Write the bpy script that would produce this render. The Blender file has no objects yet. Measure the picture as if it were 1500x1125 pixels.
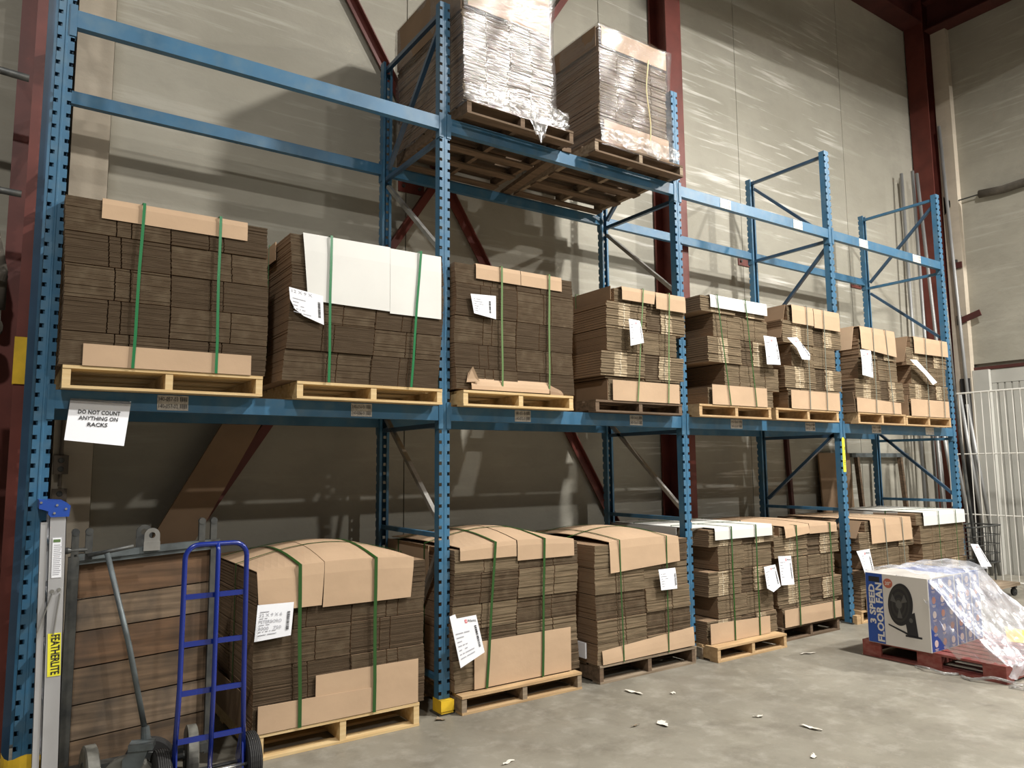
import bpy, math, random
from mathutils import Vector, Matrix
random.seed(11)
PI = math.pi
SC = bpy.context.scene
COL = SC.collection

# ------------------------------------------------------------------ camera
cam_d = bpy.data.cameras.new('camera'); cam = bpy.data.objects.new('camera', cam_d); COL.objects.link(cam)
SC.camera = cam
CAMP = Vector((-2.6334, -4.748, 1.713)); yaw, pit, rol = 0.5979, 0.1104, -0.0087
F_ = Vector((math.sin(yaw)*math.cos(pit), math.cos(yaw)*math.cos(pit), math.sin(pit)))
R_ = Vector((math.cos(yaw), -math.sin(yaw), 0)); U_ = R_.cross(F_)
R2 = R_*math.cos(rol)+U_*math.sin(rol); U2 = -R_*math.sin(rol)+U_*math.cos(rol)
cam.matrix_world = Matrix(((R2.x, U2.x, -F_.x, CAMP.x), (R2.y, U2.y, -F_.y, CAMP.y), (R2.z, U2.z, -F_.z, CAMP.z), (0, 0, 0, 1)))
cam_d.sensor_width = 36; cam_d.lens = 36*1086.75/1500; cam_d.clip_start = .05; cam_d.clip_end = 100

# ------------------------------------------------------------------ world, lamps, exposure
W = bpy.data.worlds.new('world'); SC.world = W; W.use_nodes = True
W.node_tree.nodes['Background'].inputs[0].default_value = (1, .97, .92, 1)
W.node_tree.nodes['Background'].inputs[1].default_value = .065
def lamp(name, loc, power, size, col=(1, .975, .935)):
    d = bpy.data.lights.new(name, 'AREA'); d.shape = 'DISK'; d.size = size; d.energy = power; d.color = col
    o = bpy.data.objects.new(name, d); o.location = loc; COL.objects.link(o)
    return o
lamp('high_bay_lamp', (3.6, -4.1, 8.2), 680, .42)
lamp('high_bay_lamp', (-3.8, -5.6, 8.2), 260, .42)
lamp('high_bay_lamp', (10.0, -5.5, 8.2), 800, .42)
lamp('high_bay_lamp', (3.0, -12.0, 8.2), 500, .42)
SC.view_settings.view_transform = 'Standard'; SC.view_settings.look = 'None'
SC.view_settings.gamma = 1; SC.view_settings.use_curve_mapping = False
SC.view_settings.exposure = 0.68

# ------------------------------------------------------------------ materials
def mat(name, rgb, rough=.6, metal=0, var=.0, scale=(6, 6, 6), rgb2=None, lo=.35, hi=.65, bump=0, bscale=40, spec=.4, coat=0, dirt=None, dscale=2.0, detail=4):
    m = bpy.data.materials.new(name); m.use_nodes = True
    nt = m.node_tree; b = nt.nodes['Principled BSDF']
    b.inputs['Base Color'].default_value = (*rgb, 1); b.inputs['Roughness'].default_value = rough
    b.inputs['Metallic'].default_value = metal; b.inputs['Specular IOR Level'].default_value = spec
    b.inputs['Coat Weight'].default_value = coat
    tc = nt.nodes.new('ShaderNodeTexCoord')
    out = None
    if rgb2 or var:
        rgb2 = rgb2 or tuple(c*(1-var) for c in rgb)
        mp = nt.nodes.new('ShaderNodeMapping'); mp.inputs['Scale'].default_value = scale
        no = nt.nodes.new('ShaderNodeTexNoise'); no.inputs['Scale'].default_value = 1; no.inputs['Detail'].default_value = detail
        cr = nt.nodes.new('ShaderNodeMapRange'); cr.inputs[1].default_value = lo; cr.inputs[2].default_value = hi
        mx = nt.nodes.new('ShaderNodeMix'); mx.data_type = 'RGBA'
        mx.inputs[6].default_value = (*rgb, 1); mx.inputs[7].default_value = (*rgb2, 1)
        nt.links.new(tc.outputs['Object'], mp.inputs[0]); nt.links.new(mp.outputs[0], no.inputs['Vector'])
        nt.links.new(no.outputs[0], cr.inputs[0]); nt.links.new(cr.outputs[0], mx.inputs[0]); out = mx.outputs[2]
    if dirt:
        n2 = nt.nodes.new('ShaderNodeTexNoise'); n2.inputs['Scale'].default_value = dscale; n2.inputs['Detail'].default_value = 7
        c2 = nt.nodes.new('ShaderNodeMapRange'); c2.inputs[1].default_value = .45; c2.inputs[2].default_value = .75
        m2 = nt.nodes.new('ShaderNodeMix'); m2.data_type = 'RGBA'; m2.inputs[7].default_value = (*dirt, 1)
        nt.links.new(tc.outputs['Object'], n2.inputs['Vector']); nt.links.new(n2.outputs[0], c2.inputs[0]); nt.links.new(c2.outputs[0], m2.inputs[0])
        if out: nt.links.new(out, m2.inputs[6])
        else: m2.inputs[6].default_value = (*rgb, 1)
        out = m2.outputs[2]
    if out: nt.links.new(out, b.inputs['Base Color'])
    if bump:
        n3 = nt.nodes.new('ShaderNodeTexNoise'); n3.inputs['Scale'].default_value = bscale; n3.inputs['Detail'].default_value = 3
        bp = nt.nodes.new('ShaderNodeBump'); bp.inputs['Strength'].default_value = bump; bp.inputs['Distance'].default_value = .01
        nt.links.new(tc.outputs['Object'], n3.inputs['Vector']); nt.links.new(n3.outputs[0], bp.inputs['Height']); nt.links.new(bp.outputs[0], b.inputs['Normal'])
    return m
M = {}
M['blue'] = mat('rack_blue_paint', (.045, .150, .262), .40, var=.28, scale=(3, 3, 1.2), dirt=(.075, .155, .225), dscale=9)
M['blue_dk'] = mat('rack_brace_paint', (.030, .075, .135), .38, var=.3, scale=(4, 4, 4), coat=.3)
M['zinc'] = mat('dull_galvanised_steel', (.42, .41, .38), .42, .7, var=.3, scale=(9, 9, 9))
M['steel_pipe'] = mat('galvanised_pipe', (.34, .34, .33), .5, .5, var=.3, scale=(6, 6, 2))
M['kraft'] = mat('kraft_board', (.500, .350, .225), .78, var=.10, scale=(2.5, 2.5, 5), bump=.15, bscale=14, spec=.2)
M['kraft2'] = mat('kraft_board_brown', (.27, .180, .110), .8, var=.15, scale=(3, 3, 5), spec=.2)
M['whiteboard'] = mat('white_faced_board', (.70, .69, .645), .6, var=.05, scale=(3, 3, 3), spec=.3)
M['edge'] = mat('fluted_edges_dark', (.070, .048, .029), .9, scale=(9, 9, 130), rgb2=(.105, .076, .048), lo=.42, hi=.75, spec=.1, dirt=(.115, .086, .055), dscale=14, detail=2)  # brown darkened to stand for the shade inside the open flutes
M['edge2'] = mat('fluted_edges_dark_second', (.060, .041, .025), .9, scale=(7, 7, 150), rgb2=(.092, .066, .042), lo=.42, hi=.75, spec=.1, detail=2)  # second tone, flute shade put into the colour as well
M['edge_brown'] = mat('fluted_edges_brown', (.130, .097, .060), .9, scale=(5, 5, 70), rgb2=(.215, .162, .102), lo=.4, hi=.7, spec=.1, detail=2)  # lighter brown fluted edges of the looser stacks
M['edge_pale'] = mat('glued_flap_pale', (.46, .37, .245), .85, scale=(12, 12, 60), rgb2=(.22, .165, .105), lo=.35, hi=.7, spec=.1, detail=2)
M['tape'] = mat('pale_glue_line', (.60, .52, .38), .7)
M['green'] = mat('green_strap', (.018, .165, .055), .28, spec=.6)
M['green_dk'] = mat('dark_green_strap', (.018, .075, .012), .3, spec=.6)
M['green_pale'] = mat('pale_green_strap', (.12, .20, .075), .3, spec=.6)
M['cream'] = mat('cream_strap', (.62, .52, .28), .4)
M['grey_strap'] = mat('grey_strap', (.16, .17, .14), .35)
M['wood'] = mat('new_pine', (.66, .50, .27), .7, scale=(3, 22, 40), rgb2=(.55, .38, .18), spec=.25)
M['wood_tan'] = mat('tan_pallet_wood', (.50, .345, .185), .75, scale=(3, 22, 40), rgb2=(.38, .25, .13), spec=.2)
M['wood_old'] = mat('weathered_pallet_wood', (.30, .235, .165), .85, scale=(3, 22, 40), rgb2=(.18, .135, .09), spec=.2)
M['wood_dark'] = mat('old_dark_pallet_wood', (.17, .115, .075), .85, scale=(3, 22, 40), rgb2=(.10, .07, .045), spec=.2)
M['deck'] = mat('worn_trolley_plank', (.185, .122, .074), .8, scale=(2.2, 9, 30), rgb2=(.085, .058, .037), spec=.2, dirt=(.042, .036, .030), dscale=3.2)
M['deck_b'] = mat('worn_trolley_plank_pale', (.225, .160, .105), .8, scale=(1.6, 9, 34), rgb2=(.10, .072, .048), spec=.2, dirt=(.048, .042, .036), dscale=4.5)
M['deck_c'] = mat('worn_trolley_plank_red', (.190, .108, .060), .8, scale=(1.4, 9, 26), rgb2=(.085, .052, .030), spec=.2, dirt=(.05, .04, .032), dscale=2.6)
M['red_steel'] = mat('red_oxide_steel', (.150, .036, .026), .5, var=.3, scale=(4, 4, 4))
M['red_steel_dk'] = mat('red_oxide_steel_dark', (.080, .020, .016), .6, var=.3, scale=(4, 4, 4))
M['red_wood'] = mat('red_painted_wood', (.235, .052, .042), .6, scale=(3, 14, 30), rgb2=(.30, .11, .09), spec=.3)
M['yellow'] = mat('safety_yellow', (.78, .50, .03), .45, var=.25, scale=(9, 9, 9))
M['sticker'] = mat('yellow_sticker', (.86, .80, .05), .4)
M['paper'] = mat('white_paper', (.84, .85, .88), .65, spec=.3)
M['paper_old'] = mat('grubby_label', (.50, .46, .40), .65, scale=(50, 50, 50), rgb2=(.36, .33, .29), lo=.45, hi=.6)
M['paper_white'] = mat('clean_beam_label', (.66, .63, .56), .6, scale=(60, 60, 60), rgb2=(.5, .46, .4), lo=.5, hi=.6)
M['ink'] = mat('black_ink', (.02, .02, .022), .6)
M['ink_grey'] = mat('grey_ink', (.40, .40, .43), .6)
M['ink_red'] = mat('red_ink', (.75, .05, .06), .6)
M['alu'] = mat('ladder_aluminium', (.62, .62, .63), .38, .55, var=.12, scale=(8, 8, 2))
M['blue_cap'] = mat('blue_plastic', (.020, .070, .34), .4)
M['truck_blue'] = mat('gloss_blue_enamel', (.004, .020, .20), .25, spec=.6, coat=.3)
M['chrome'] = mat('bright_axle_steel', (.75, .75, .74), .2, .95)
M['rubber'] = mat('black_rubber', (.022, .021, .020), .7)
M['wheel_grey'] = mat('grey_hard_rubber', (.17, .165, .14), .6, var=.4, scale=(14, 14, 14))
M['iron'] = mat('dark_worn_iron', (.055, .058, .058), .5, .5, rgb2=(.11, .11, .10), scale=(12, 12, 12))
M['iron_lt'] = mat('worn_grey_angle', (.15, .175, .18), .5, .4, rgb2=(.09, .10, .10), scale=(10, 10, 10))
M['black'] = mat('black_plastic', (.012, .012, .012), .5)
M['white_wire'] = mat('white_powder_coat', (.62, .60, .54), .45)
M['white_panel'] = mat('white_ribbed_door_paint', (.50, .49, .44), .6, var=.15, scale=(2, 2, 2))
M['box_blue'] = mat('printed_box_blue', (.020, .075, .33), .4)
M['box_white'] = mat('printed_box_white', (.66, .63, .58), .45)
M['orange'] = mat('printed_orange_dot', (.45, .13, .08), .5)
M['icon'] = mat('printed_pale_icon', (.70, .58, .55), .5)
M['fan_dark'] = mat('printed_fan_dark', (.030, .030, .028), .4)
M['fan_grey'] = mat('printed_fan_grey', (.085, .085, .08), .4)
M['outlet'] = mat('outlet_plastic', (.13, .105, .08), .5)
M['foam'] = mat('dusty_door_roller_sleeve', (.11, .095, .075), .9, var=.3, scale=(9, 9, 9))
M['debris'] = mat('torn_paper_scrap', (.62, .58, .50), .8)

def concrete(name, a, b_, streak, s_amt=1.0, rot=.10):
    m = bpy.data.materials.new(name); m.use_nodes = True
    nt = m.node_tree; L = nt.links; B = nt.nodes['Principled BSDF']; B.inputs['Roughness'].default_value = .85
    B.inputs['Specular IOR Level'].default_value = .2
    tc = nt.nodes.new('ShaderNodeTexCoord')
    def noise(sc, vec, det=5, rough=.55):
        n = nt.nodes.new('ShaderNodeTexNoise'); n.inputs['Scale'].default_value = 1; n.inputs['Detail'].default_value = det; n.inputs['Roughness'].default_value = rough
        mp = nt.nodes.new('ShaderNodeMapping'); mp.inputs['Scale'].default_value = sc; mp.inputs['Rotation'].default_value = vec
        L.new(tc.outputs['Object'], mp.inputs[0]); L.new(mp.outputs[0], n.inputs['Vector']); return n.outputs[0]
    def rng(x, lo, hi, a=0, b=1):
        r = nt.nodes.new('ShaderNodeMapRange'); r.inputs[1].default_value = lo; r.inputs[2].default_value = hi; r.inputs[3].default_value = a; r.inputs[4].default_value = b
        L.new(x, r.inputs[0]); return r.outputs[0]
    def mixc(f, A, C):
        x = nt.nodes.new('ShaderNodeMix'); x.data_type = 'RGBA'
        if isinstance(f, float): x.inputs[0].default_value = f
        else: L.new(f, x.inputs[0])
        for i, v in ((6, A), (7, C)):
            if isinstance(v, tuple): x.inputs[i].default_value = (*v, 1)
            else: L.new(v, x.inputs[i])
        return x.outputs[2]
    def mul(x, y):
        r = nt.nodes.new('ShaderNodeMath'); r.operation = 'MULTIPLY'; L.new(x, r.inputs[0])
        if isinstance(y, float): r.inputs[1].default_value = y
        else: L.new(y, r.inputs[1])
        return r.outputs[0]
    base = mixc(rng(noise((.5, .5, .8), (0, 0, 0)), .35, .68), a, b_)
    base = mixc(rng(noise((1.8, 1.8, 4), (0, 0, 0), 9, .72), .47, .72, 0, .55), base, tuple(c*.72 for c in a))
    st = rng(noise((.9, .9, 15), (0, rot, 0), 4, .6), .55, .70)
    mask = rng(noise((.45, .45, .6), (.3, .2, 0), 2), .40, .55)
    base = mixc(mul(mul(st, mask), s_amt), base, streak)
    st2 = rng(noise((1.3, 1.3, .25), (0, 0, 0), 3, .6), .56, .75, 0, .35)
    base = mixc(st2, base, tuple(min(1, c*1.18) for c in a))
    L.new(base, B.inputs['Base Color'])
    bp = nt.nodes.new('ShaderNodeBump'); bp.inputs['Strength'].default_value = .25; bp.inputs['Distance'].default_value = .02
    L.new(noise((6, 6, 9), (0, 0, 0), 6), bp.inputs['Height']); L.new(bp.outputs[0], B.inputs['Normal'])
    return m
M['wall'] = concrete('precast_concrete_wall', (.395, .375, .312), (.30, .283, .230), (.66, .64, .58), 1.0)
M['wall2'] = concrete('precast_concrete_wall_plain', (.390, .368, .305), (.305, .286, .232), (.54, .52, .45), .5)
M['pilaster'] = concrete('pale_concrete_pilaster', (.55, .48, .38), (.46, .40, .31), (.62, .57, .48), .3)

def floor_mat():
    m = bpy.data.materials.new('worn_concrete_floor'); m.use_nodes = True
    nt = m.node_tree; L = nt.links; B = nt.nodes['Principled BSDF']; B.inputs['Roughness'].default_value = .5; B.inputs['Specular IOR Level'].default_value = .35
    tc = nt.nodes.new('ShaderNodeTexCoord')
    def noise(s, det, r=.6):
        n = nt.nodes.new('ShaderNodeTexNoise'); n.inputs['Scale'].default_value = s; n.inputs['Detail'].default_value = det; n.inputs['Roughness'].default_value = r
        L.new(tc.outputs['Object'], n.inputs['Vector']); return n.outputs[0]
    def mr(x, lo, hi, a=0, b=1):
        r = nt.nodes.new('ShaderNodeMapRange'); r.inputs[1].default_value = lo; r.inputs[2].default_value = hi; r.inputs[3].default_value = a; r.inputs[4].default_value = b; L.new(x, r.inputs[0]); return r.outputs[0]
    def mx(f, A, C):
        x = nt.nodes.new('ShaderNodeMix'); x.data_type = 'RGBA'; L.new(f, x.inputs[0])
        for i, v in ((6, A), (7, C)):
            if isinstance(v, tuple): x.inputs[i].default_value = (*v, 1)
            else: L.new(v, x.inputs[i])
        return x.outputs[2]
    c = mx(mr(noise(1.1, 6), .35, .65), (.245, .226, .182), (.185, .170, .134))
    c = mx(mr(noise(5, 8, .7), .50, .70, 0, .7), c, (.33, .31, .262))
    c = mx(mr(noise(2.3, 9, .75), .50, .72, 0, .75), c, (.125, .110, .086))
    c = mx(mr(noise(.7, 7, .7), .50, .68, 0, .45), c, (.135, .12, .095))
    v = nt.nodes.new('ShaderNodeTexVoronoi'); v.feature = 'DISTANCE_TO_EDGE'; v.inputs['Scale'].default_value = .42
    nz = nt.nodes.new('ShaderNodeTexNoise'); nz.inputs['Scale'].default_value = 2.2; nz.inputs['Detail'].default_value = 5
    ad = nt.nodes.new('ShaderNodeMixRGB'); ad.inputs[0].default_value = .25
    L.new(tc.outputs['Object'], nz.inputs['Vector']); L.new(tc.outputs['Object'], ad.inputs[1]); L.new(nz.outputs[1], ad.inputs[2]); L.new(ad.outputs[0], v.inputs['Vector'])
    c = mx(mr(v.outputs[0], .0, .003, .12, 0), c, (.09, .08, .06))
    L.new(c, B.inputs['Base Color'])
    L.new(mr(noise(3, 6), .3, .7, .38, .62), B.inputs['Roughness'])
    bp = nt.nodes.new('ShaderNodeBump'); bp.inputs['Strength'].default_value = .12; bp.inputs['Distance'].default_value = .01
    L.new(noise(18, 6), bp.inputs['Height']); L.new(bp.outputs[0], B.inputs['Normal'])
    return m
M['floor'] = floor_mat()

def wrap_mat(name, milk, tint=(.82, .82, .82), dirx=(1.5, 1.5, 26), rot=.35, gl=.35):
    m = bpy.data.materials.new(name); m.use_nodes = True
    nt = m.node_tree; L = nt.links
    for n in list(nt.nodes): nt.nodes.remove(n)
    out = nt.nodes.new('ShaderNodeOutputMaterial'); tr = nt.nodes.new('ShaderNodeBsdfTransparent'); tr.inputs[0].default_value = (.93, .93, .93, 1)
    g = nt.nodes.new('ShaderNodeBsdfGlossy'); g.inputs['Roughness'].default_value = .13; g.inputs[0].default_value = (.9, .9, .9, 1)
    d = nt.nodes.new('ShaderNodeBsdfDiffuse'); d.inputs[0].default_value = (*tint, 1)
    tc = nt.nodes.new('ShaderNodeTexCoord'); mp = nt.nodes.new('ShaderNodeMapping'); mp.inputs['Scale'].default_value = dirx; mp.inputs['Rotation'].default_value = (0, rot, 0)
    n = nt.nodes.new('ShaderNodeTexNoise'); n.inputs['Scale'].default_value = 1; n.inputs['Detail'].default_value = 6
    L.new(tc.outputs['Object'], mp.inputs[0]); L.new(mp.outputs[0], n.inputs['Vector'])
    bp = nt.nodes.new('ShaderNodeBump'); bp.inputs['Strength'].default_value = .8; bp.inputs['Distance'].default_value = .03
    L.new(n.outputs[0], bp.inputs['Height']); L.new(bp.outputs[0], g.inputs['Normal'])
    r = nt.nodes.new('ShaderNodeMapRange'); r.inputs[1].default_value = .42; r.inputs[2].default_value = .72; r.inputs[3].default_value = milk*.35; r.inputs[4].default_value = milk
    L.new(n.outputs[0], r.inputs[0])
    a = nt.nodes.new('ShaderNodeMixShader'); b = nt.nodes.new('ShaderNodeMixShader')
    L.new(r.outputs[0], a.inputs[0]); L.new(tr.outputs[0], a.inputs[1]); L.new(d.outputs[0], a.inputs[2])
    b.inputs[0].default_value = gl*.4; L.new(a.outputs[0], b.inputs[1]); L.new(g.outputs[0], b.inputs[2])
    L.new(b.outputs[0], out.inputs[0])
    return m
M['wrap'] = wrap_mat('clear_stretch_wrap', .26, (.30, .28, .275), (1.3, 1.3, 26), .45, .21)
M['wrap_milky'] = wrap_mat('bunched_stretch_wrap', .55, (.36, .35, .33), (14, 14, 5), .5, .25)
M['film'] = wrap_mat('loose_clear_film', .50, (.80, .82, .88), (9, 9, 3), .9, .5)

# ------------------------------------------------------------------ geometry helpers
class G:
    def __init__(s): s.v = []; s.f = []; s.m = []
    def poly(s, pts, m=0):
        n = len(s.v); s.v += [tuple(p) for p in pts]; s.f.append(list(range(n, n+len(pts)))); s.m.append(m)
    def hexa(s, p, m=0):   # 8 points, bottom ring then top ring
        n = len(s.v); s.v += [tuple(q) for q in p]
        for a in ((3, 2, 1, 0), (4, 5, 6, 7), (0, 1, 5, 4), (1, 2, 6, 5), (2, 3, 7, 6), (3, 0, 4, 7)):
            s.f.append([n+i for i in a]); s.m.append(m)
    def box(s, x0, x1, y0, y1, z0, z1, m=0):
        s.hexa([(x0, y0, z0), (x1, y0, z0), (x1, y1, z0), (x0, y1, z0), (x0, y0, z1), (x1, y0, z1), (x1, y1, z1), (x0, y1, z1)], m)
    def bar(s, p0, p1, w, h, up=(0, 0, 1), m=0):
        p0 = Vector(p0); p1 = Vector(p1); d = (p1-p0).normalized(); u = Vector(up)
        if abs(d.dot(u)) > .98: u = Vector((0, 1, 0)) if abs(d.y) < .9 else Vector((1, 0, 0))
        r = d.cross(u).normalized(); u = r.cross(d)
        a = r*w/2; b = u*h/2
        s.hexa([p0-a-b, p0+a-b, p1+a-b, p1-a-b, p0-a+b, p0+a+b, p1+a+b, p1-a+b], m)
    def prism(s, ring, off, m=0):   # ring of 3D points, extruded by off
        n = len(s.v); k = len(ring); off = Vector(off)
        s.v += [tuple(p) for p in ring]+[tuple(Vector(p)+off) for p in ring]
        s.f.append(list(range(n+k-1, n-1, -1))); s.m.append(m); s.f.append(list(range(n+k, n+2*k))); s.m.append(m)
        for i in range(k):
            j = (i+1) % k; s.f.append([n+i, n+j, n+k+j, n+k+i]); s.m.append(m)
    def tube(s, pts, r, n=8, m=0, cap=True, closed=False):
        pts = [Vector(p) for p in pts]; N = len(pts); rs = r if isinstance(r, (list, tuple)) else [r]*N
        base = len(s.v); pu = None
        for i, p in enumerate(pts):
            if closed: d = pts[(i+1) % N]-pts[i-1]
            else: d = pts[min(i+1, N-1)]-pts[max(i-1, 0)]
            d.normalize()
            if pu is None:
                u = Vector((0, 0, 1)) if abs(d.z) < .9 else Vector((1, 0, 0))
            else: u = pu
            a = d.cross(u).normalized(); u = a.cross(d).normalized(); pu = u
            for k in range(n):
                t = 2*PI*k/n; s.v.append(tuple(p+(a*math.cos(t)+u*math.sin(t))*rs[i]))
        rng_ = N if closed else N-1
        for i in range(rng_):
            j = (i+1) % N
            for k in range(n):
                l = (k+1) % n; s.f.append([base+i*n+k, base+i*n+l, base+j*n+l, base+j*n+k]); s.m.append(m)
        if cap and not closed:
            s.f.append([base+k for k in range(n)][::-1]); s.m.append(m); s.f.append([base+(N-1)*n+k for k in range(n)]); s.m.append(m)
    def cyl(s, p0, p1, r, n=16, m=0, r2=None): s.tube([p0, p1], [r, r if r2 is None else r2], n, m)
    def lathe(s, c, axis, prof, n=24, m=0):   # prof: (along axis, radius)
        ax = Vector(axis).normalized(); u = ax.orthogonal().normalized(); w = ax.cross(u); c = Vector(c); base = len(s.v); K = len(prof)
        for t, r in prof:
            for k in range(n):
                a = 2*PI*k/n; s.v.append(tuple(c+ax*t+(u*math.cos(a)+w*math.sin(a))*r))
        for i in range(K-1):
            for k in range(n):
                l = (k+1) % n; s.f.append([base+i*n+k, base+i*n+l, base+(i+1)*n+l, base+(i+1)*n+k]); s.m.append(m)
        s.f.append([base+k for k in range(n)][::-1]); s.m.append(m); s.f.append([base+(K-1)*n+k for k in range(n)]); s.m.append(m)
    def grid(s, P, m=0):   # P[i][j] points
        base = len(s.v); a = len(P); b = len(P[0])
        for row in P: s.v += [tuple(p) for p in row]
        for i in range(a-1):
            for j in range(b-1):
                s.f.append([base+i*b+j, base+i*b+j+1, base+(i+1)*b+j+1, base+(i+1)*b+j]); s.m.append(m)
    def slab(s, P, t, m=0):  # grid P given thickness along +t vector, with rim
        a = len(P); b = len(P[0]); t = Vector(t)
        s.grid(P, m); Q = [[Vector(p)+t for p in row] for row in P]; s.grid(Q, m)
        rim = [P[0][j] for j in range(b)]+[P[i][b-1] for i in range(1, a)]+[P[a-1][j] for j in range(b-2, -1, -1)]+[P[i][0] for i in range(a-2, 0, -1)]
        for i in range(len(rim)):
            p, q = Vector(rim[i]), Vector(rim[(i+1) % len(rim)]); s.poly([p, q, q+t, p+t], m)
    def mesh(s, name, mats, org=(0, 0, 0), smooth=False):
        me = bpy.data.meshes.new(name); o = Vector(org)
        me.from_pydata([tuple(Vector(p)-o) for p in s.v], [], s.f)
        for mm in (mats if isinstance(mats, (list, tuple)) else [mats]): me.materials.append(M[mm] if isinstance(mm, str) else mm)
        me.polygons.foreach_set('material_index', s.m)
        if smooth: me.polygons.foreach_set('use_smooth', [True]*len(s.f))
        me.update(); return me
    def build(s, name, mats, parent=None, smooth=False, label=None, kind=None):
        org = (0, 0, 0)
        if parent is not None: org = ROOT(parent)
        o = bpy.data.objects.new(name, s.mesh(name, mats, org, smooth)); COL.objects.link(o)
        if parent is not None: o.parent = parent
        if label: o['label'] = label
        if kind: o['kind'] = kind
        return o
def ROOT(p):
    while p.parent is not None: p = p.parent
    return p.location
def thing(name, label, cat, loc=(0, 0, 0), group=None):
    o = bpy.data.objects.new(name, None); COL.objects.link(o); o.location = loc; o.empty_display_size = .1
    o['label'] = label; o['category'] = cat
    if group: o['group'] = group
    return o
def tag(o, label, cat, group=None):
    o['label'] = label; o['category'] = cat
    if group: o['group'] = group
    return o
def recentre(o):   # origin of a single-mesh thing at its base
    me = o.data; xs = [v.co for v in me.vertices]
    c = Vector(((min(v.x for v in xs)+max(v.x for v in xs))/2, (min(v.y for v in xs)+max(v.y for v in xs))/2, min(v.z for v in xs)))
    me.transform(Matrix.Translation(-c)); o.location = c; return o
_txt = {}
def text_faces(body, bold=0.0, mono=False):
    k = (body, bold)
    if k not in _txt:
        cu = bpy.data.curves.new('t', 'FONT'); cu.body = body; cu.size = 1; cu.resolution_u = 2; cu.offset = bold
        o = bpy.data.objects.new('t', cu); me = bpy.data.meshes.new_from_object(o)
        _txt[k] = ([tuple(v.co) for v in me.vertices], [list(p.vertices) for p in me.polygons])
        bpy.data.objects.remove(o); bpy.data.curves.remove(cu); bpy.data.meshes.remove(me)
    return _txt[k]
def add_text(g, body, org, right, up, size, m=0, bold=0.0, width=None, align='l'):
    vs, fs = text_faces(body, bold); org = Vector(org); right = Vector(right).normalized(); up = Vector(up).normalized()
    xs = [v[0] for v in vs]; w0 = max(xs)-min(xs); sx = size
    if width: sx = width/w0
    off = -min(xs)*sx if align == 'l' else -(min(xs)+max(xs))/2*sx
    n = len(g.v)
    for v in vs: g.v.append(tuple(org+right*(v[0]*sx+off)+up*(v[1]*size)))
    for f in fs: g.f.append([n+i for i in f]); g.m.append(m)

# ================================================================== SETTING
WY = 1.45; RX = 10.2; CZ = 9.75
g = G(); g.box(-9, RX, -14, WY, -.12, 0); o = g.build('floor', 'floor'); o['kind'] = 'structure'
g = G(); g.box(-9, RX, WY+.06, WY+.25, 0, CZ); wb = g.build('wall_back', 'wall2'); wb['kind'] = 'structure'
joints = [-9, -7.0, -4.55, -2.11, .385, 2.86, 5.31, 7.82, RX]
for i in range(len(joints)-1):
    g = G(); a, b = joints[i]+.001, joints[i+1]-.001
    g.box(a+.004, b-.004, WY, WY+.062, .004, CZ-.002)
    g.build('concrete_panel', 'wall' if joints[i] > 2.8 and joints[i] < 7.5 else 'wall2', wb)
g = G(); g.box(RX+.06, RX+.25, -14, WY, 0, CZ); wr = g.build('wall_right', 'wall2'); wr['kind'] = 'structure'
rj = [WY, -.30, -2.75, -5.2, -7.65, -10.1, -14]
for i in range(len(rj)-1):
    a, b = rj[i+1]+.012, rj[i]-.012; z0 = 3.28 if i < 2 else .004
    g = G(); g.box(RX, RX+.062, a-.008, b+.008, z0, CZ-.002); g.build('concrete_panel', 'wall2', wr)
g = G(); g.box(-9, RX, -14, WY+.2, CZ, CZ+.1); o = g.build('ceiling', 'red_steel_dk'); o['kind'] = 'structure'
# roof steel
def hbeam_x(y0, y1, z0, z1, x0, x1, name, m='red_steel_dk', tilt=0):
    g = G(); t = .02
    for (a, b, c, d) in ((y0, y1, z0, z0+t), (y0, y1, z1-t, z1), ((y0+y1)/2-.01, (y0+y1)/2+.01, z0+t, z1-t)):
        g.hexa([(x0, a, c), (x1, a, c+tilt), (x1, b, c+tilt), (x0, b, c), (x0, a, d), (x1, a, d+tilt), (x1, b, d+tilt), (x0, b, d)])
    o = g.build(name, m); o['kind'] = 'structure'; return o
hbeam_x(1.12, WY-.005, 9.17, 9.6, -9, 9.875, 'trim_1')
g = G()
for (a, b, c, d) in ((RX-.32, RX-.01, 9.0, 9.02), (RX-.32, RX-.01, 9.5, 9.52), (RX-.17, RX-.15, 9.02, 9.5)): g.box(a, b, -14, 1.10, c, d)
o = g.build('trim_2', 'red_steel_dk'); o['kind'] = 'structure'
hbeam_x(-1.1, -.9, 7.72, 8.05, 3.6, RX-.01, 'trim_3', tilt=.34)
# concrete pilasters
g = G(); g.box(-2.36, -2.115, WY-.09, WY, 0, CZ); g.box(-2.42, -2.375, WY-.05, WY, 0, CZ); o = g.build('trim_4', 'pilaster'); o['kind'] = 'structure'
g = G(); g.box(RX-.12, RX, .86, 1.10, 0, 9.0); o = g.build('trim_5', 'pilaster'); o['kind'] = 'structure'
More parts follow.
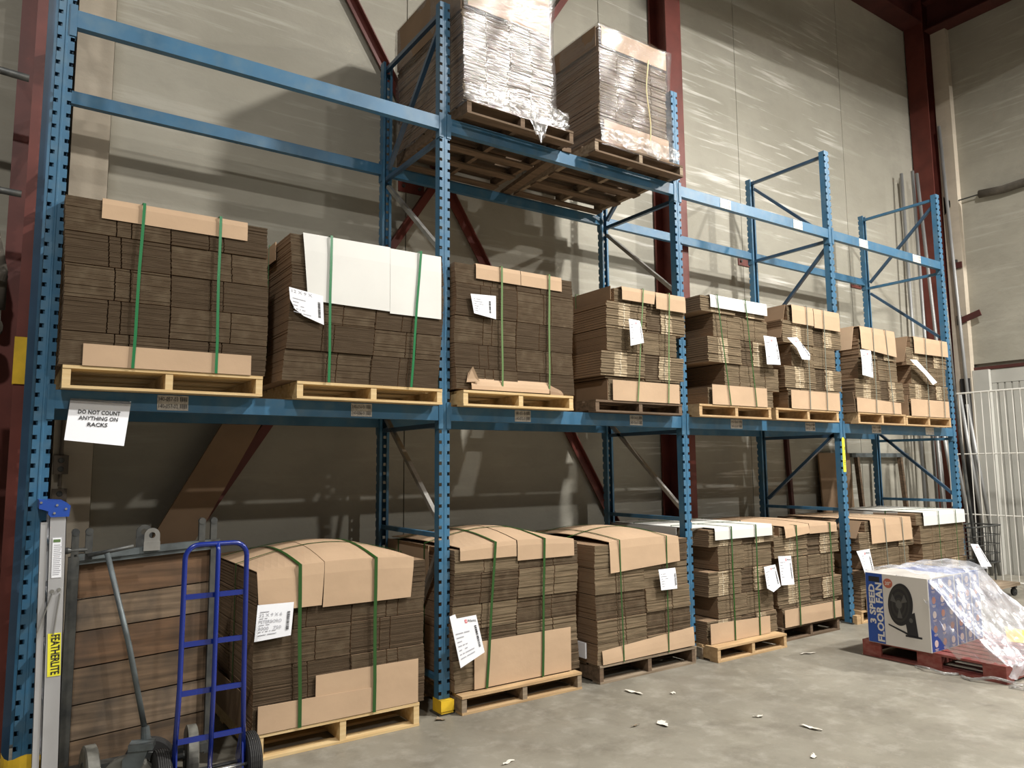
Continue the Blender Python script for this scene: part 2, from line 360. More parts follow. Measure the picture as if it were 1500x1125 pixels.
# steel columns
def column(x0, x1, y0, y1, z1, lab, cat='column', face='y'):
    g = G(); t = .022
    if face == 'y':
        g.box(x0, x1, y0, y0+t, 0, z1); g.box(x0, x1, y1-t, y1, 0, z1); g.box((x0+x1)/2-.012, (x0+x1)/2+.012, y0+t, y1-t, 0, z1)
    else:
        g.box(x0, x0+t, y0, y1, 0, z1); g.box(x1-t, x1, y0, y1, 0, z1); g.box(x0+t, x1-t, (y0+y1)/2-.012, (y0+y1)/2+.012, 0, z1)
    o = g.build('steel_column', 'red_steel'); recentre(o); return tag(o, lab, cat)
column(3.66, 3.92, 1.14, 1.43, 9.17, 'dark red steel column on the back wall between the two middle bays')
column(9.88, 10.18, 1.12, 1.43, CZ-.005, 'dark red steel column standing in the far right corner of the room', face='x')
column(-2.71, -2.60, 1.22, 1.43, 9.17, 'dark red steel column behind pipes at the left edge')
# cross braces of the wall
def wall_brace(p, q, y, lab):
    g = G(); p = Vector((p[0], y, p[1])); q = Vector((q[0], y, q[1]))
    g.bar(p, q, .012, .085, (0, 0, 1)); d = (q-p).normalized(); n = Vector((-d.z, 0, d.x))
    g.bar(p+n*.036+Vector((0, -.03, 0)), q+n*.036+Vector((0, -.03, 0)), .06, .01, n)
    o = g.build('wall_brace', 'red_steel'); recentre(o); return tag(o, lab, 'brace')
wall_brace((-1.46, 8.0), (3.30, .43), 1.405, 'red steel angle brace falling from upper left to lower right on back wall')
wall_brace((-2.0, .35), (3.6, 8.95), 1.37, 'red steel angle brace rising from lower left to upper right on back wall')
for i, (x, z, l) in enumerate([(.30, 4.31, 'red bolted wall plate behind the tall middle frame under the wrapped loads'), (5.2, 4.32, 'small red bolted wall plate above the white topped upper stack'), (7.80, 4.36, 'small red bolted wall plate above the cardboard in the far right bay')]):
    t = thing('wall_plate', l, 'bracket', (x+.14, WY, z)); g = G(); g.box(x, x+.27, WY-.014, WY-.002, z, z+.11); g.build('plate', 'red_steel', t)
    for k in (.05, .22):
        g = G(); g.cyl((x+k, WY-.03, z+.055), (x+k, WY-.014, z+.055), .017, 6); g.build('bolt', 'iron', t)

# ================================================================== RACK
PX = [-2.476, 0, 2.52, 5.013, 7.548]; D = 1.062; PW = .086; ZT = 5.30
def post_geo(g, cx, yf, dirn, zt, z0=.012, ph=.0762):
    """C-shaped perforated post; face at yf, depth goes in dirn (+1/-1)"""
    h = PW/2; t = .0022; hx0, hx1 = h-.021, h-.001; sd = .011
    def face(xa, xb, za, zb):
        for yy in (yf, yf+dirn*t):
            g.poly([(cx+xa, yy, za), (cx+xb, yy, za), (cx+xb, yy, zb), (cx+xa, yy, zb)])
    # full-height strips: outer edges and the centre, in long pieces
    for yy in (yf, yf+dirn*t):   # centre panel with a shallow groove
        pr = [(-hx0, yy), (-.007, yy), (-.004, yy-dirn*.003), (.004, yy-dirn*.003), (.007, yy), (hx0, yy)]
        for (a, ya), (b, yb) in zip(pr, pr[1:]): g.poly([(cx+a, ya, z0), (cx+b, yb, z0), (cx+b, yb, zt), (cx+a, ya, zt)])
    z = z0; k = z0+.05
    while z < zt:
        zb = min(k-.012, zt)
        for a, b in ((-h, -hx0), (hx0, h)):
            face(a, b, z, zb)
        z = k+.012; k += ph
    for sx in (-1, 1):   # sides and back lips
        x = cx+sx*h
        for xx in (x, x-sx*t): g.poly([(xx, yf+dirn*sd, z0), (xx, yf+dirn*.07, z0), (xx, yf+dirn*.07, zt), (xx, yf+dirn*sd, zt)])
        z = z0; k = z0+.05
        while z < zt:
            zb = min(k-.012, zt)
            for xx in (x, x-sx*t): g.poly([(xx, yf, z), (xx, yf+dirn*sd, z), (xx, yf+dirn*sd, zb), (xx, yf, zb)])
            z = k+.012; k += ph
        g.poly([(x, yf+dirn*.07, z0), (x-sx*.022, yf+dirn*.07, z0), (x-sx*.022, yf+dirn*.07, zt), (x, yf+dirn*.07, zt)])
PLAN_A = [('D', (.05, 1.17), (.62, .30)), ('H', .22), ('H', 1.22), ('D', (1.0, 2.12), (.06, 1.30)), ('H', 2.02), ('D', (1.0, 2.2), (.06, 3.20)), ('D', (1.0, 4.14), (.06, 3.34)), ('H', 3.26), ('H', 4.22), ('D', (.06, 5.16), (1.0, 4.30)), ('H', 5.24)]
PLAN_B = [('D', (1.0, .3), (.06, 1.12)), ('H', 1.21), ('D', (.06, 2.06), (1.0, 1.30)), ('H', 2.02), ('D', (.06, 4.17), (1.0, 3.28)), ('H', 3.26), ('H', 4.24), ('D', (1.0, 5.17), (.06, 4.32)), ('H', 5.25)]
labs = ['blue perforated rack upright at the far left beside the ladder', 'blue perforated rack upright between the first and second bays, yellow taped foot', 'blue perforated rack upright between the second and third bays, right of the wrapped loads',
        'blue perforated rack upright with a yellow sticker below its shelf', 'blue perforated rack upright at the right end beside the wire fence']
uprights = []
for i, x in enumerate(PX):
    t = thing('rack_upright', labs[i], 'rack upright', (x, 0, 0), 'upright frames of the blue pallet rack'); uprights.append(t)
    zt = 6.2 if i == 0 else ZT
    for (yf, dr) in ((-.004, 1), (D+.04, -1)):
        g = G(); post_geo(g, x, yf, dr, zt); p = g.build('post', 'blue', t)
        if i == 3 and dr == 1:
            g = G(); g.box(x-.018, x+.030, yf-.0045, yf-.0015, 1.62, 2.0); g.build('yellow_sticker', 'sticker', p, label='yellow sticker')
            g = G(); add_text(g, '101', (x+.023, yf-.006, 1.70), (0, 0, 1), (-1, 0, 0), .04, bold=.01); add_text(g, '|||||', (x+.023, yf-.006, 1.86), (0, 0, 1), (-1, 0, 0), .03); g.build('sticker_print', 'ink', p)
        g = G(); y = yf+dr*.035
        g.box(x-.06, x+.06, y-.07, y+.07, 0, .012); g.build('foot_plate', 'iron', t)
    def brace(p, q, m):
        g = G(); P_ = Vector((x, p[0], p[1])); Q_ = Vector((x, q[0], q[1]))
        g.bar(P_, Q_, .034, .034, (1, 0, 0)); g.build('brace', m, t)
    for e in (PLAN_B if i in (2.5, 3) else PLAN_A):
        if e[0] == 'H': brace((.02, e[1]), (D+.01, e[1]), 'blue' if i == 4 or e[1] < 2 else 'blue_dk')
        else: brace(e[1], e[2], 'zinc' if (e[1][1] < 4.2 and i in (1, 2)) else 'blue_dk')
    if i in (1,):
        g = G(); g.box(x-.048, x+.048, -.05, .075, .013, .10); g.box(x-.052, x+.05, -.056, -.045, .03, .10); g.build('yellow_tape', 'yellow', t, label='yellow tape band on the foot')
    if i == 2:
        g = G(); g.bar((x-.055, -.03, .0), (x-.05, -.035, .13), .02, .10, (0, 1, 0)); g.build('wood_chock', 'wood_old', t); g = G(); g.bar((x+.055, -.03, .0), (x+.05, -.035, .10), .02, .08, (0, 1, 0)); g.build('wood_chock', 'wood_old', t)
    if i == 3:
        g = G(); g.box(x-.03, x+.09, -.07, -.02, 0, .09); g.build('wood_chock', 'wood_tan', t)
# yellow column guard at the first post
t = thing('post_guard', 'bright yellow plastic guard around the foot of the leftmost blue post', 'guard', (PX[0], -.15, 0))
g = G(); P = []
for k in range(13):
    a = PI*k/12; x = PX[0]-math.cos(a)*.105+.01; y = -.10-math.sin(a)*.10
    P.append([(x, y, z) for z in (0, .1, .2, .30+.012*math.cos(a*4))])
g.slab(P, (0, .012, 0)); g.box(PX[0]-.10, PX[0]-.085, -.10, .02, 0, .25); g.box(PX[0]+.105, PX[0]+.12, -.10, .02, 0, .29); g.build('guard_shell', 'yellow', t, smooth=False)

def rack_beam(i, y, zt, lab, level, dents=(), m='blue'):
    xa, xb = PX[i]+PW/2+.001, PX[i+1]-PW/2-.001; s = -1 if y < .5 else 1
    t = thing('rack_beam', lab, 'rack beam', ((xa+xb)/2, y, zt-.1), 'horizontal beams of the blue pallet rack')
    yo = y+s*.006; yi = y-s*.044
    g = G(); h = .104
    prof = [(yo, zt-h), (yi, zt-h), (yi, zt-.022), (y-s*.018, zt-.022), (y-s*.018, zt), (yo, zt)]
    g.prism([(xa, a, b) for a, b in prof], (xb-xa, 0, 0)); g.build('beam', m, t)
    for sx, xx in ((-1, xa), (1, xb)):
        g = G(); x0 = xx if sx < 0 else xx-.006
        g.box(x0, x0+.006, min(yo, yi)-.004, max(yo, yi)+.004, zt-h-.06, zt+.028)
        xo = xx-.03 if sx < 0 else xx; ya = y-.007 if s < 0 else D+.043
        g.box(xo, xo+.03, ya-.004 if s < 0 else ya, ya if s < 0 else ya+.004, zt-h-.06, zt+.028); g.build('connector', m, t)
    return t
Z1, Z2 = 2.152, 4.364
bays = ['far left bay', 'second bay from the left', 'third bay from the left', 'rightmost bay']
beams = {}
for i in range(4):
    for lv, z in ((1, Z1), (2, Z2)):
        for y in (0, D+.03):
            fb = 'front' if y == 0 else 'back'
            lvn = 'lower shelf level' if lv == 1 else 'upper level'
            beams[(i, lv, fb)] = rack_beam(i, y, z, 'blue %s beam at %s of the %s' % (fb, lvn, bays[i]), lv)
def beam_label(i, lv, xc, w, lines, m='paper_old', h=.088):
    t = beams[(i, lv, 'front')]; z = (Z1 if lv == 1 else Z2)-.006
    g = G(); g.box(xc-w/2, xc+w/2, -.0085, -.0062, z-h, z); lb = g.build('location_label', m, t, label='pale location label' if m != 'paper_old' else 'grubby location label')
    g = G()
    for k, s in enumerate(lines):
        zz = z-.034-k*.042
        add_text(g, s, (xc-w/2+.008, -.0098, zz), (1, 0, 0), (0, 0, 1), .034, width=w*.62)
        for q in range(7): g.poly([(xc+w*.23+q*w*.034, -.0098, zz), (xc+w*.23+q*w*.034+w*(.012 if q % 2 else .02), -.0098, zz), (xc+w*.23+q*w*.034+w*(.012 if q % 2 else .02), -.0098, zz+.026), (xc+w*.23+q*w*.034, -.0098, zz+.026)])
    g.build('label_print', 'ink_grey' if m != 'paper_old' else 'ink', lb)
def lx(px, py):   # only used to look up where on the y=0 beam face a label sits
    dd = F_+R2*((px-750)/1086.75)-U2*((py-562.5)/1086.75); tt = (0-CAMP.y)/dd.y; return CAMP.x+dd.x*tt
beam_label(0, 1, lx(253, 590), .17, ['140-057-03', '140-057-02'])
beam_label(0, 1, lx(529, 600), .15, ['140-056-01', '140-056-01'])
beam_label(1, 1, lx(765, 607), .15, ['140-055-01', '140-055-01'])
beam_label(1, 1, lx(931, 614), .15, ['140-054-01', '140-054-01'])
beam_label(2, 1, lx(1078, 620), .17, ['140-053-01', '140-053-01'])
beam_label(2, 1, lx(1186, 625), .17, ['140-052-01', '140-052-01'])
beam_label(3, 1, lx(1283, 628), .19, ['140-051-01', '140-051-01'])
beam_label(3, 1, lx(1361, 631), .2, ['140-050-01', '140-050-01'], 'paper_white')
beam_label(2, 2, lx(1062, 299), .16, ['A2', 'B3'], 'paper_white', .096)
beam_label(2, 2, lx(1168, 329), .16, ['A2', 'B3'], 'paper_white', .096)
beam_label(3, 2, lx(1264, 356), .18, ['A1', 'B2'], 'paper_white', .096)
beam_label(3, 2, lx(1342, 378), .19, ['A1', 'B2'], 'paper_white', .096)

# ================================================================== PALLETS
_mc = {}
def part_box(name, parent, x0, x1, y0, y1, z0, z1, m):
    key = (name, round(x1-x0, 3), round(y1-y0, 3), round(z1-z0, 3), m)
    if key not in _mc:
        g = G(); g.box(0, x1-x0, 0, y1-y0, 0, z1-z0); _mc[key] = g.mesh(name, m)
    o = bpy.data.objects.new(name, _mc[key]); COL.objects.link(o); o.parent = parent
    r = ROOT(parent); o.location = (x0-r.x, y0-r.y, z0-r.z); return o
def pallet(x0, x1, y0, y1, z0, lab, m='wood', h=.13, group='pallets under the cardboard stacks', ms=None, skip_bottom_front=False):
    t = thing('wooden_pallet', lab, 'pallet', ((x0+x1)/2, (y0+y1)/2, z0), group); ms = ms or m
    bt, tp = .016, .018
    for i in range(3):
        xc = (x0+.02, (x0+x1)/2, x1-.02)[i]; part_box('stringer', t, xc-.02, xc+.02, y0+.004, y1-.004, z0+bt, z0+h-tp, ms)
    n = 7; dw = (y1-y0-.03*(n-1))/n
    for i in range(n): part_box('deck_board', t, x0, x1, y0+i*(dw+.03), y0+i*(dw+.03)+dw, z0+h-tp+.0005, z0+h, m)
    n = 5; dw = .095; st = (y1-y0-dw)/(n-1)
    for i in range(n):
        if skip_bottom_front and i == 0: continue
        part_box('bottom_board', t, x0, x1, y0+i*st, y0+i*st+dw, z0, z0+bt-.0005, m)
    return t

# ================================================================== FLATTENED BOX STACKS
def sheets(g, x0, x1, y0, y1, z0, z1, t, segs, R, jit=.003, wave=None, mtop=0, gapf=.84):
    """thin boards piled up; segs = [(f0,f1,mat,dy)] along the front edge"""
    n = max(2, int(round((z1-z0)/t))); tt = (z1-z0)/n; sh = 0
    for k in range(n):
        za = z0+k*tt; zb = za+tt*gapf
        dx = R.uniform(-jit, jit)+(wave(za) if wave else 0); dy = R.uniform(-jit, jit)
        a, b = x0+dx, x1+dx+R.uniform(-jit, jit)*.5
        pts = []; ms = []
        W_ = b-a
        for q, (f0, f1, mm, sy) in enumerate([e[:4] for e in segs]):
            hard = len(segs[0]) > 4
            xa, xb = a+W_*f0+(.0035 if q and not hard else 0), a+W_*f1-(.0035 if q < len(segs)-1 and not hard else 0); yy = y0+dy+sy+R.uniform(-jit, jit)*.4
            if q and not hard: pts.append((xa, y0+.035))
            pts += [(xa, yy), (xb, yy)]
            if q < len(segs)-1 and not hard: pts.append((xb, y0+.035))
        pts += [(b, y1), (a, y1)]
        # build prism with per-side materials
        nb = len(g.v); K = len(pts)
        g.v += [(x, y, za) for x, y in pts]+[(x, y, zb) for x, y in pts]
        g.f.append(list(range(nb+K-1, nb-1, -1))); g.m.append(mtop); g.f.append(list(range(nb+K, nb+2*K))); g.m.append(mtop)
        seg_of = {}
        i = 0
        for q, (f0, f1, mm, sy) in enumerate([e[:4] for e in segs]):
            if q and not hard: i += 1
            seg_of[i] = mm; i += 2
            if q < len(segs)-1 and not hard: i += 1
        for i in range(K):
            j = (i+1) % K; g.f.append([nb+i, nb+j, nb+K+j, nb+K+i]); g.m.append(seg_of.get(i, 0))
def ribbon(g, pts, w, side, th=.0022):
    for p, q in zip(pts, pts[1:]):
        p = Vector(p); q = Vector(q); g.bar(p, q, w, th, Vector((q-p)).cross(Vector(side)))
class Stack:
    def __init__(s, x0, x1, y0, y1, z0, z1, lab, group, seed):
        s.t = thing('cardboard_stack', lab, 'cardboard stack', ((x0+x1)/2, (y0+y1)/2, z0), group)
        s.x0, s.x1, s.y0, s.y1, s.z0, s.z1 = x0, x1, y0, y1, z0, z1; s.R = random.Random(seed)
    def dense(s, zs, split, slots=(.47, .61), t=.0095, mats=('edge', 'edge2'), wave=None, jit=.003, gap=.008):
        cols = [s.x0]+list(split)+[s.x1]; ym = (s.y0+s.y1)/2; R = s.R
        for r in range(len(zs)-1):
            for c in range(len(cols)-1):
                xa = cols[c]+(gap/2 if c else 0); xb = cols[c+1]-(gap/2 if c < len(cols)-2 else 0)
                j = R.uniform(-.006, .006); dz = R.uniform(-.012, .012) if 0 < r else 0
                z0 = zs[r]+.002; z1 = zs[r+1]-.003
                sl = [f+R.uniform(-.015, .015) for f in (slots if (r+c) % 2 == 0 else [1-f for f in slots[::-1]])]
                fr = [0]+sl+[1]; segs = [(fr[i], fr[i+1], 1, R.uniform(-.002, .002)) for i in range(len(fr)-1)]
                g = G(); sheets(g, xa, xb, s.y0+j, ym-.004, z0, z1, t, segs, R, jit*.6, wave, gapf=.93)
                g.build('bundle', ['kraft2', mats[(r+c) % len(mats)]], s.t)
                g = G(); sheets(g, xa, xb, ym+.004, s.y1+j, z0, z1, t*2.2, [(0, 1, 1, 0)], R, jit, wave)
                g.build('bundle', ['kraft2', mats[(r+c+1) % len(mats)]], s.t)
    def loose(s, rows, t=.021):
        """rows: (z0, z1, xl, xr, kind) bottom to top"""
        R = s.R; ym = (s.y0+s.y1)/2
        for (z0, z1, xl, xr, kind) in rows:
            xm = (xl+xr)/2+R.uniform(-.02, .02)
            for c, (xa, xb) in enumerate(((xl, xm-.005), (xm+.005, xr))):
                j = R.uniform(.0, .016)
                if kind == 'L':
                    d = R.uniform(-.02, .02)
                    segs = [(0, .31+d, 1, .0, 1), (.31+d, .444+d, 2, .001), (.444+d, .462+d, 3, .0), (.462+d, .60+d, 2, .001), (.60+d, 1, 1, .002)] if c == 0 else [(0, .37+d, 4, .012, 1), (.37+d, .504+d, 2, .001), (.504+d, .522+d, 3, .0), (.522+d, .66+d, 2, .001), (.66+d, 1, 1, .002)]
                    jj = .005; dyy = .003
                else:
                    segs = [(0, .5+R.uniform(-.04, .04), 1, 0)]; segs.append((segs[0][1], 1, 1, R.uniform(-.002, .002))); jj = .003; dyy = .012
                tt = t if kind == 'L' else t*.62
                g = G(); sheets(g, xa, xb, s.y0+j+dyy, ym-.005, z0+.002, z1-.004, tt, segs, R, jj)
                g.build('bundle', ['kraft2', 'edge_brown', 'edge_pale', 'tape', 'edge'], s.t)
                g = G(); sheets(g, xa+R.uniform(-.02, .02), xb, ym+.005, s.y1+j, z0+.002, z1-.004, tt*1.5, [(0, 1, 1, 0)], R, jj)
                g.build('bundle', ['kraft2', 'edge_brown'], s.t)
    def top(s, xa, xb, zl, m='kraft', arch=0.0, yb=None, out=.012, dz=0.0, tear=None, n=10, flare=0.0, xa2=None, xb2=None, lab=None, arch_off=0):
        """top sheet with a front flap folded down to z=zl; xa2/xb2 bottom edge of the flap"""
        yb = s.y1 if yb is None else yb; P = []; zt = s.z1+.006+dz; X0, X1 = s.x0, s.x1
        xa2 = xa if xa2 is None else xa2; xb2 = xb if xb2 is None else xb2
        for i in range(n+1):
            f = i/n; x = xa+(xb-xa)*f; xq = xa2+(xb2-xa2)*f
            u = (x-X0)/(X1-X0); ax = math.sin(PI*min(1, max(0, u)))*arch
            row = []
            zb = zl+(tear(f) if tear else 0)
            for k in range(4): row.append((xq+(x-xq)*k/4, s.y0-out-flare*(1-k/4), zb+(zt+ax*.25-zb)*k/4))
            for k in range(9):
                v = k/8; row.append((x, s.y0-out*.6*(1-v)+(yb-s.y0)*v, zt+.0008*(k > 0)+ax*(.25+.75*math.sin(PI*min(1, v*1.0))) ))
            P.append(row)
        g = G(); g.slab(P, (0, .0008, .0045)); return g.build('cover_sheet', m, s.t, label=lab)
    def bottom(s, xa, xb, za, zb, m='kraft', out=.012, dzr=0.0, zar=0.0, lab=None, curl=0.0):
        n = 6; P = []
        for i in range(n+1):
            f = i/n; x = xa+(xb-xa)*f
            P.append([(x, s.y0-out-curl*k*k/9, za+zar*f+(zb+dzr*f-za-zar*f)*k/3) for k in range(4)])
        g = G(); g.slab(P, (0, .0045, 0)); return g.build('bottom_sheet', m, s.t, label=lab)
    def side(s, zl, m='kraft', out=.012, ya=None, yb=None, flare=0.0, dz=0):
        ya = s.y0+.01 if ya is None else ya; yb = s.y1 if yb is None else yb; zt = s.z1+.004+dz
        g = G(); P = [[(s.x0-out-flare*(1-k/3), ya+(yb-ya)*i/4, zl+(zt-zl)*k/3) for k in range(4)] for i in range(5)]
        g.slab(P, (.0045, 0, 0)); return g.build('side_flap', m, s.t)
    def bside(s, za, zb, m='kraft2', out=.012, flare=0.0):
        g = G(); P = [[(s.x0-out-flare*k/3, s.y0+.01+(s.y1-s.y0-.02)*i/4, za+(zb-za)*k/3) for k in range(4)] for i in range(5)]
        g.slab(P, (.0045, 0, 0)); return g.build('side_flap', m, s.t)
    def strap(s, xb, xt, m='green', w=.016, arch=0.0, out=.024, dz=.016, zb=None):
        zt = s.z1+dz; zb = s.z0-.002 if zb is None else zb; g = G()
        u = (xt-s.x0)/(s.x1-s.x0); ax = math.sin(PI*min(1, max(0, u)))*arch
        N = 5; fr = [(xb+(xt-xb)*k/N+math.sin(k*1.7)*.002, s.y0-out, zb+(zt+ax*.25-zb)*k/N) for k in range(N+1)]
        tp = [(xt, s.y0-out*.6+(s.y1+.008-s.y0)*k/8, zt+.001+ax*(.25+.75*math.sin(PI*k/8))) for k in range(9)]
        bk = [(xb, s.y1+.012, zb)]
        ribbon(g, fr+tp+bk, w, (1, 0, 0)); return g.build('strap', m, s.t)
    def xstrap(s, y, m='green', w=.014, arch=0.0, dz=.017, out=.020):
        zt = s.z1+dz; g = G(); v = (y-s.y0)/(s.y1-s.y0)
        tp = [(s.x0-out+(s.x1-s.x0+2*out)*k/10, y, zt+.001+arch*math.sin(PI*k/10)*(.25+.75*math.sin(PI*v))) for k in range(11)]
        ribbon(g, [(s.x0-out, y, s.z0)]+tp+[(s.x1+out, y, s.z0)], w, (0, 1, 0)); return g.build('strap', m, s.t)
    def slip(s, tl, tr, bl, br, lines=None, logo=False, bar=.83, lab='white shipping label with a barcode', cut=None, curl=0.0, pu=.08):
        """paper label by its four corners"""
        tl, tr, bl, br = [Vector(p) for p in (tl, tr, bl, br)]
        nrm = (tr-tl).cross(bl-tl).normalized()
        if nrm.y > 0: nrm = -nrm
        if abs(nrm.y) < .2 and nrm.x > 0: nrm = -nrm
        def at(u, v): return (tl*(1-u)+tr*u)*(1-v)+(bl*(1-u)+br*u)*v
        def bend(u, v): return nrm*(curl*(.5*math.sin(v*PI)+.3*math.sin(u*PI*1.3+.5)))
        N = 6; g = G()
        if cut:
            ring = [at(u, v) for u, v in cut]; g.prism(ring, nrm*.0012)
        else:
            P = [[at(i/N, j/N)+bend(i/N, j/N) for j in range(N+1)] for i in range(N+1)]; g.slab(P, nrm*.0012)
        lb = g.build('shipping_label', 'paper', s.t, label=lab)
        right = tr-tl; down = bl-tl; g = G(); oo = nrm*(.003+curl*.8); wd = right.length
        rows = lines or ['', 'xxxxxxxx xx', 'xxxxx', 'xx xxx', 'xxxx', 'xxx', 'xxxxxx', 'xx']
        for k, tx in enumerate(rows):
            if not tx: continue
            v = .10+.82*k/len(rows)
            if pu > .2 and (v < .2 or v > .82): continue
            if set(tx) <= {'x', ' '}:   # illegible small print: short grey dashes
                u = pu
                for wd_ in tx.split(' '):
                    l = len(wd_)*.035*(1 if pu < .2 else .5)
                    g.poly([at(u, v)+oo, at(u+l, v)+oo, at(u+l, v+.022)+oo, at(u, v+.022)+oo], 0); u += l+.04
            else:
                add_text(g, tx, at(.07, v+.05)+oo, right, -down, wd*.12, 0, bold=.004, width=min(wd*.62, wd*.075*len(tx)))
        v = .26
        while v < .80:   # barcode down the right-hand side
            h = s.R.choice([.010, .018, .028])
            g.poly([at(bar, v)+oo, at(bar+.08, v)+oo, at(bar+.08, v+h)+oo, at(bar, v+h)+oo], 1); v += h+s.R.choice([.010, .016])
        if logo:
            g.poly([at(.52, .09)+oo, at(.60, .09)+oo, at(.60, .165)+oo, at(.52, .165)+oo], 2)
            g.poly([at(.545, .105)+oo*1.1, at(.575, .105)+oo*1.1, at(.575, .15)+oo*1.1, at(.545, .15)+oo*1.1], 3)
            add_text(g, 'Atlantic', at(.62, .15)+oo, right, -down, wd*.13, 1, width=wd*.33)
        g.build('label_print', ['ink_grey', 'ink', 'ink_red', 'paper'], lb)
        return lb
UG = 'strapped stacks of flattened boxes on the upper shelf'; LG = 'strapped stacks of flattened boxes on the floor under the rack'
ZU = Z1+.13; ZS = ZU+.001
Y0, Y1 = -.12, 1.0
def zr(z0, z1, fr): return [z0+(z1-z0)*f for f in fr]

# ---- upper 1
pallet(-2.405, -1.345, -.125, 1.04, Z1+.001, 'pale new pine pallet on the shelf under the leftmost dark brown stack', 'wood', .125)
s = Stack(-2.43, -1.335, Y0, Y1, Z1+.127, 3.222, 'large dark brown stack of flattened boxes on shelf, leftmost upper stack, two green straps', UG, 1)
s.dense(zr(s.z0, s.z1, [0, .2, .40, .60, .79, 1]), [-1.895], wave=lambda z: .012*math.sin((z-2.2)*4)-.0*z)
s.top(-2.26, -1.465, 3.115, arch=.0); s.bottom(-2.315, -1.42, s.z0, 2.40, zar=0)
s.strap(-2.07, -2.05); s.strap(-1.625, -1.63); s.xstrap(.2); s.xstrap(.75)
# ---- upper 2
pallet(-1.13, -.085, -.125, 1.04, Z1+.001, 'pale new pine pallet on the shelf under the stack with the big white flap', 'wood', .11)
s = Stack(-1.19, -.085, Y0, Y1, Z1+.112, 3.222, 'dark brown stack of flattened boxes covered by a big white flap on the shelf', UG, 2)
s.dense(zr(s.z0, s.z1, [0, .21, .40, .58, .78, 1]), [-.60], wave=lambda z: -.035*max(0, 1-(z-2.26)/.25)+.012*math.sin(z*7))
s.top(-1.115, -.50, 2.79, 'whiteboard', xa2=-1.075, tear=lambda f: -.012*f, lab='white faced cover sheet'); s.top(-.50, -.10, 2.765, 'whiteboard', dz=-.007, out=.0135, lab='white faced cover sheet')
s.side(3.10, 'kraft', out=.02, ya=.15, yb=.95)
s.strap(-.93, -.93, w=.017); s.strap(-.34, -.27, w=.017); s.xstrap(.3); s.xstrap(.8)
s.slip((-1.205, -.150, 2.855), (-.98, -.142, 2.825), (-1.185, -.150, 2.67), (-.97, -.142, 2.635), ['12 X 9 X', '', 'xxxxxxxxxxx', 'xxxxx', 'xxxx  xxx', 'x xx x xxx', 'xxxxxxx xxxxxxx'], cut=[(0, 0), (1, 0), (1, 1), (.38, .88), (.12, .72), (0, .42)])
# ---- upper 3
pallet(.09, 1.11, -.125, 1.04, Z1+.001, 'pale pine pallet on the shelf right of the second upright', 'wood', .115)
s = Stack(.015, 1.125, Y0, Y1, Z1+.117, 3.222, 'dark brown stack with a square white label and crumpled bottom sheet on the shelf', UG, 3)
s.dense(zr(s.z0, s.z1, [0, .17, .36, .58, .84, 1]), [.565], slots=(.46, .6), wave=lambda z: .008*math.sin(z*9))
s.top(.19, .60, 3.115); s.top(.605, 1.01, 3.115, dz=-.001)
s.bottom(.14, .86, s.z0, s.z0+.09, 'kraft', .03, curl=-.03); s.bottom(.86, .99, s.z0-.015, s.z0+.09, 'kraft2', .04, curl=-.05, dzr=-.05)
g = G(); g.prism([(.10, -.14, s.z0+.05), (.20, -.16, s.z0+.06), (.15, -.15, s.z0+.17), (.12, -.13, s.z0+.12)], (0, .005, 0)); g.build('torn_flap', 'kraft', s.t)
s.strap(.415, .415, 'green_pale'); s.strap(.86, .875, 'green_pale'); s.xstrap(.3); s.xstrap(.8)
s.slip((.13, -.150, 2.985), (.355, -.150, 2.995), (.16, -.150, 2.84), (.355, -.150, 2.815), ['', 'xx xxxxx', 'xxxxxxxxxx', 'xxx x xxxxx', 'xxxxx', 'xxxx x', 'xxxx'], bar=.7, lab='white square delivery label')
s.t.location += Vector((.045, .065, .012))
# ---- upper 4 (loose, boxes with pale glued ends)
def loose_rows(base, hs, ext):
    z = base; rows = []
    for h, (a, b, k) in zip(hs, ext): rows.append((z, z+h, a, b, k)); z += h
    return rows, z
pallet(1.345, 2.36, -.125, 1.04, Z1+.001, 'dark worn pallet on the shelf left of the third upright', 'wood_dark', .10, ms='wood_dark')
R4, zt = loose_rows(Z1+.103, [.185, .02, .215, .20, .235, .12], [(1.50, 2.37, 'P'), (1.48, 2.36, 'P'), (1.42, 2.42, 'L'), (1.50, 2.33, 'P'), (1.50, 2.45, 'L'), (1.60, 2.43, 'P')])
s = Stack(1.56, 2.44, Y0, Y1, Z1+.102, zt, 'staggered brown stack with long tan side flap on the shelf left of the third upright', UG, 4)
s.loose(R4); s.top(1.66, 2.06, 3.125, arch=0, xb2=2.04); s.top(2.065, 2.44, 3.09, dz=-.001)
s.side(3.115, 'kraft2', out=.015); s.bottom(1.53, 2.32, s.z0, 2.425); s.bside(s.z0, 2.42, 'kraft2', out=.07)
s.strap(1.80, 1.90, 'green_pale', .012); s.strap(2.17, 2.22, 'green_pale', .012); s.xstrap(.35, 'green_pale', .01); s.xstrap(.8, 'green_pale', .01)
s.slip((1.70, -.160, 2.955), (1.83, -.165, 2.95), (1.70, -.175, 2.72), (1.86, -.175, 2.76), logo=True, curl=.01)
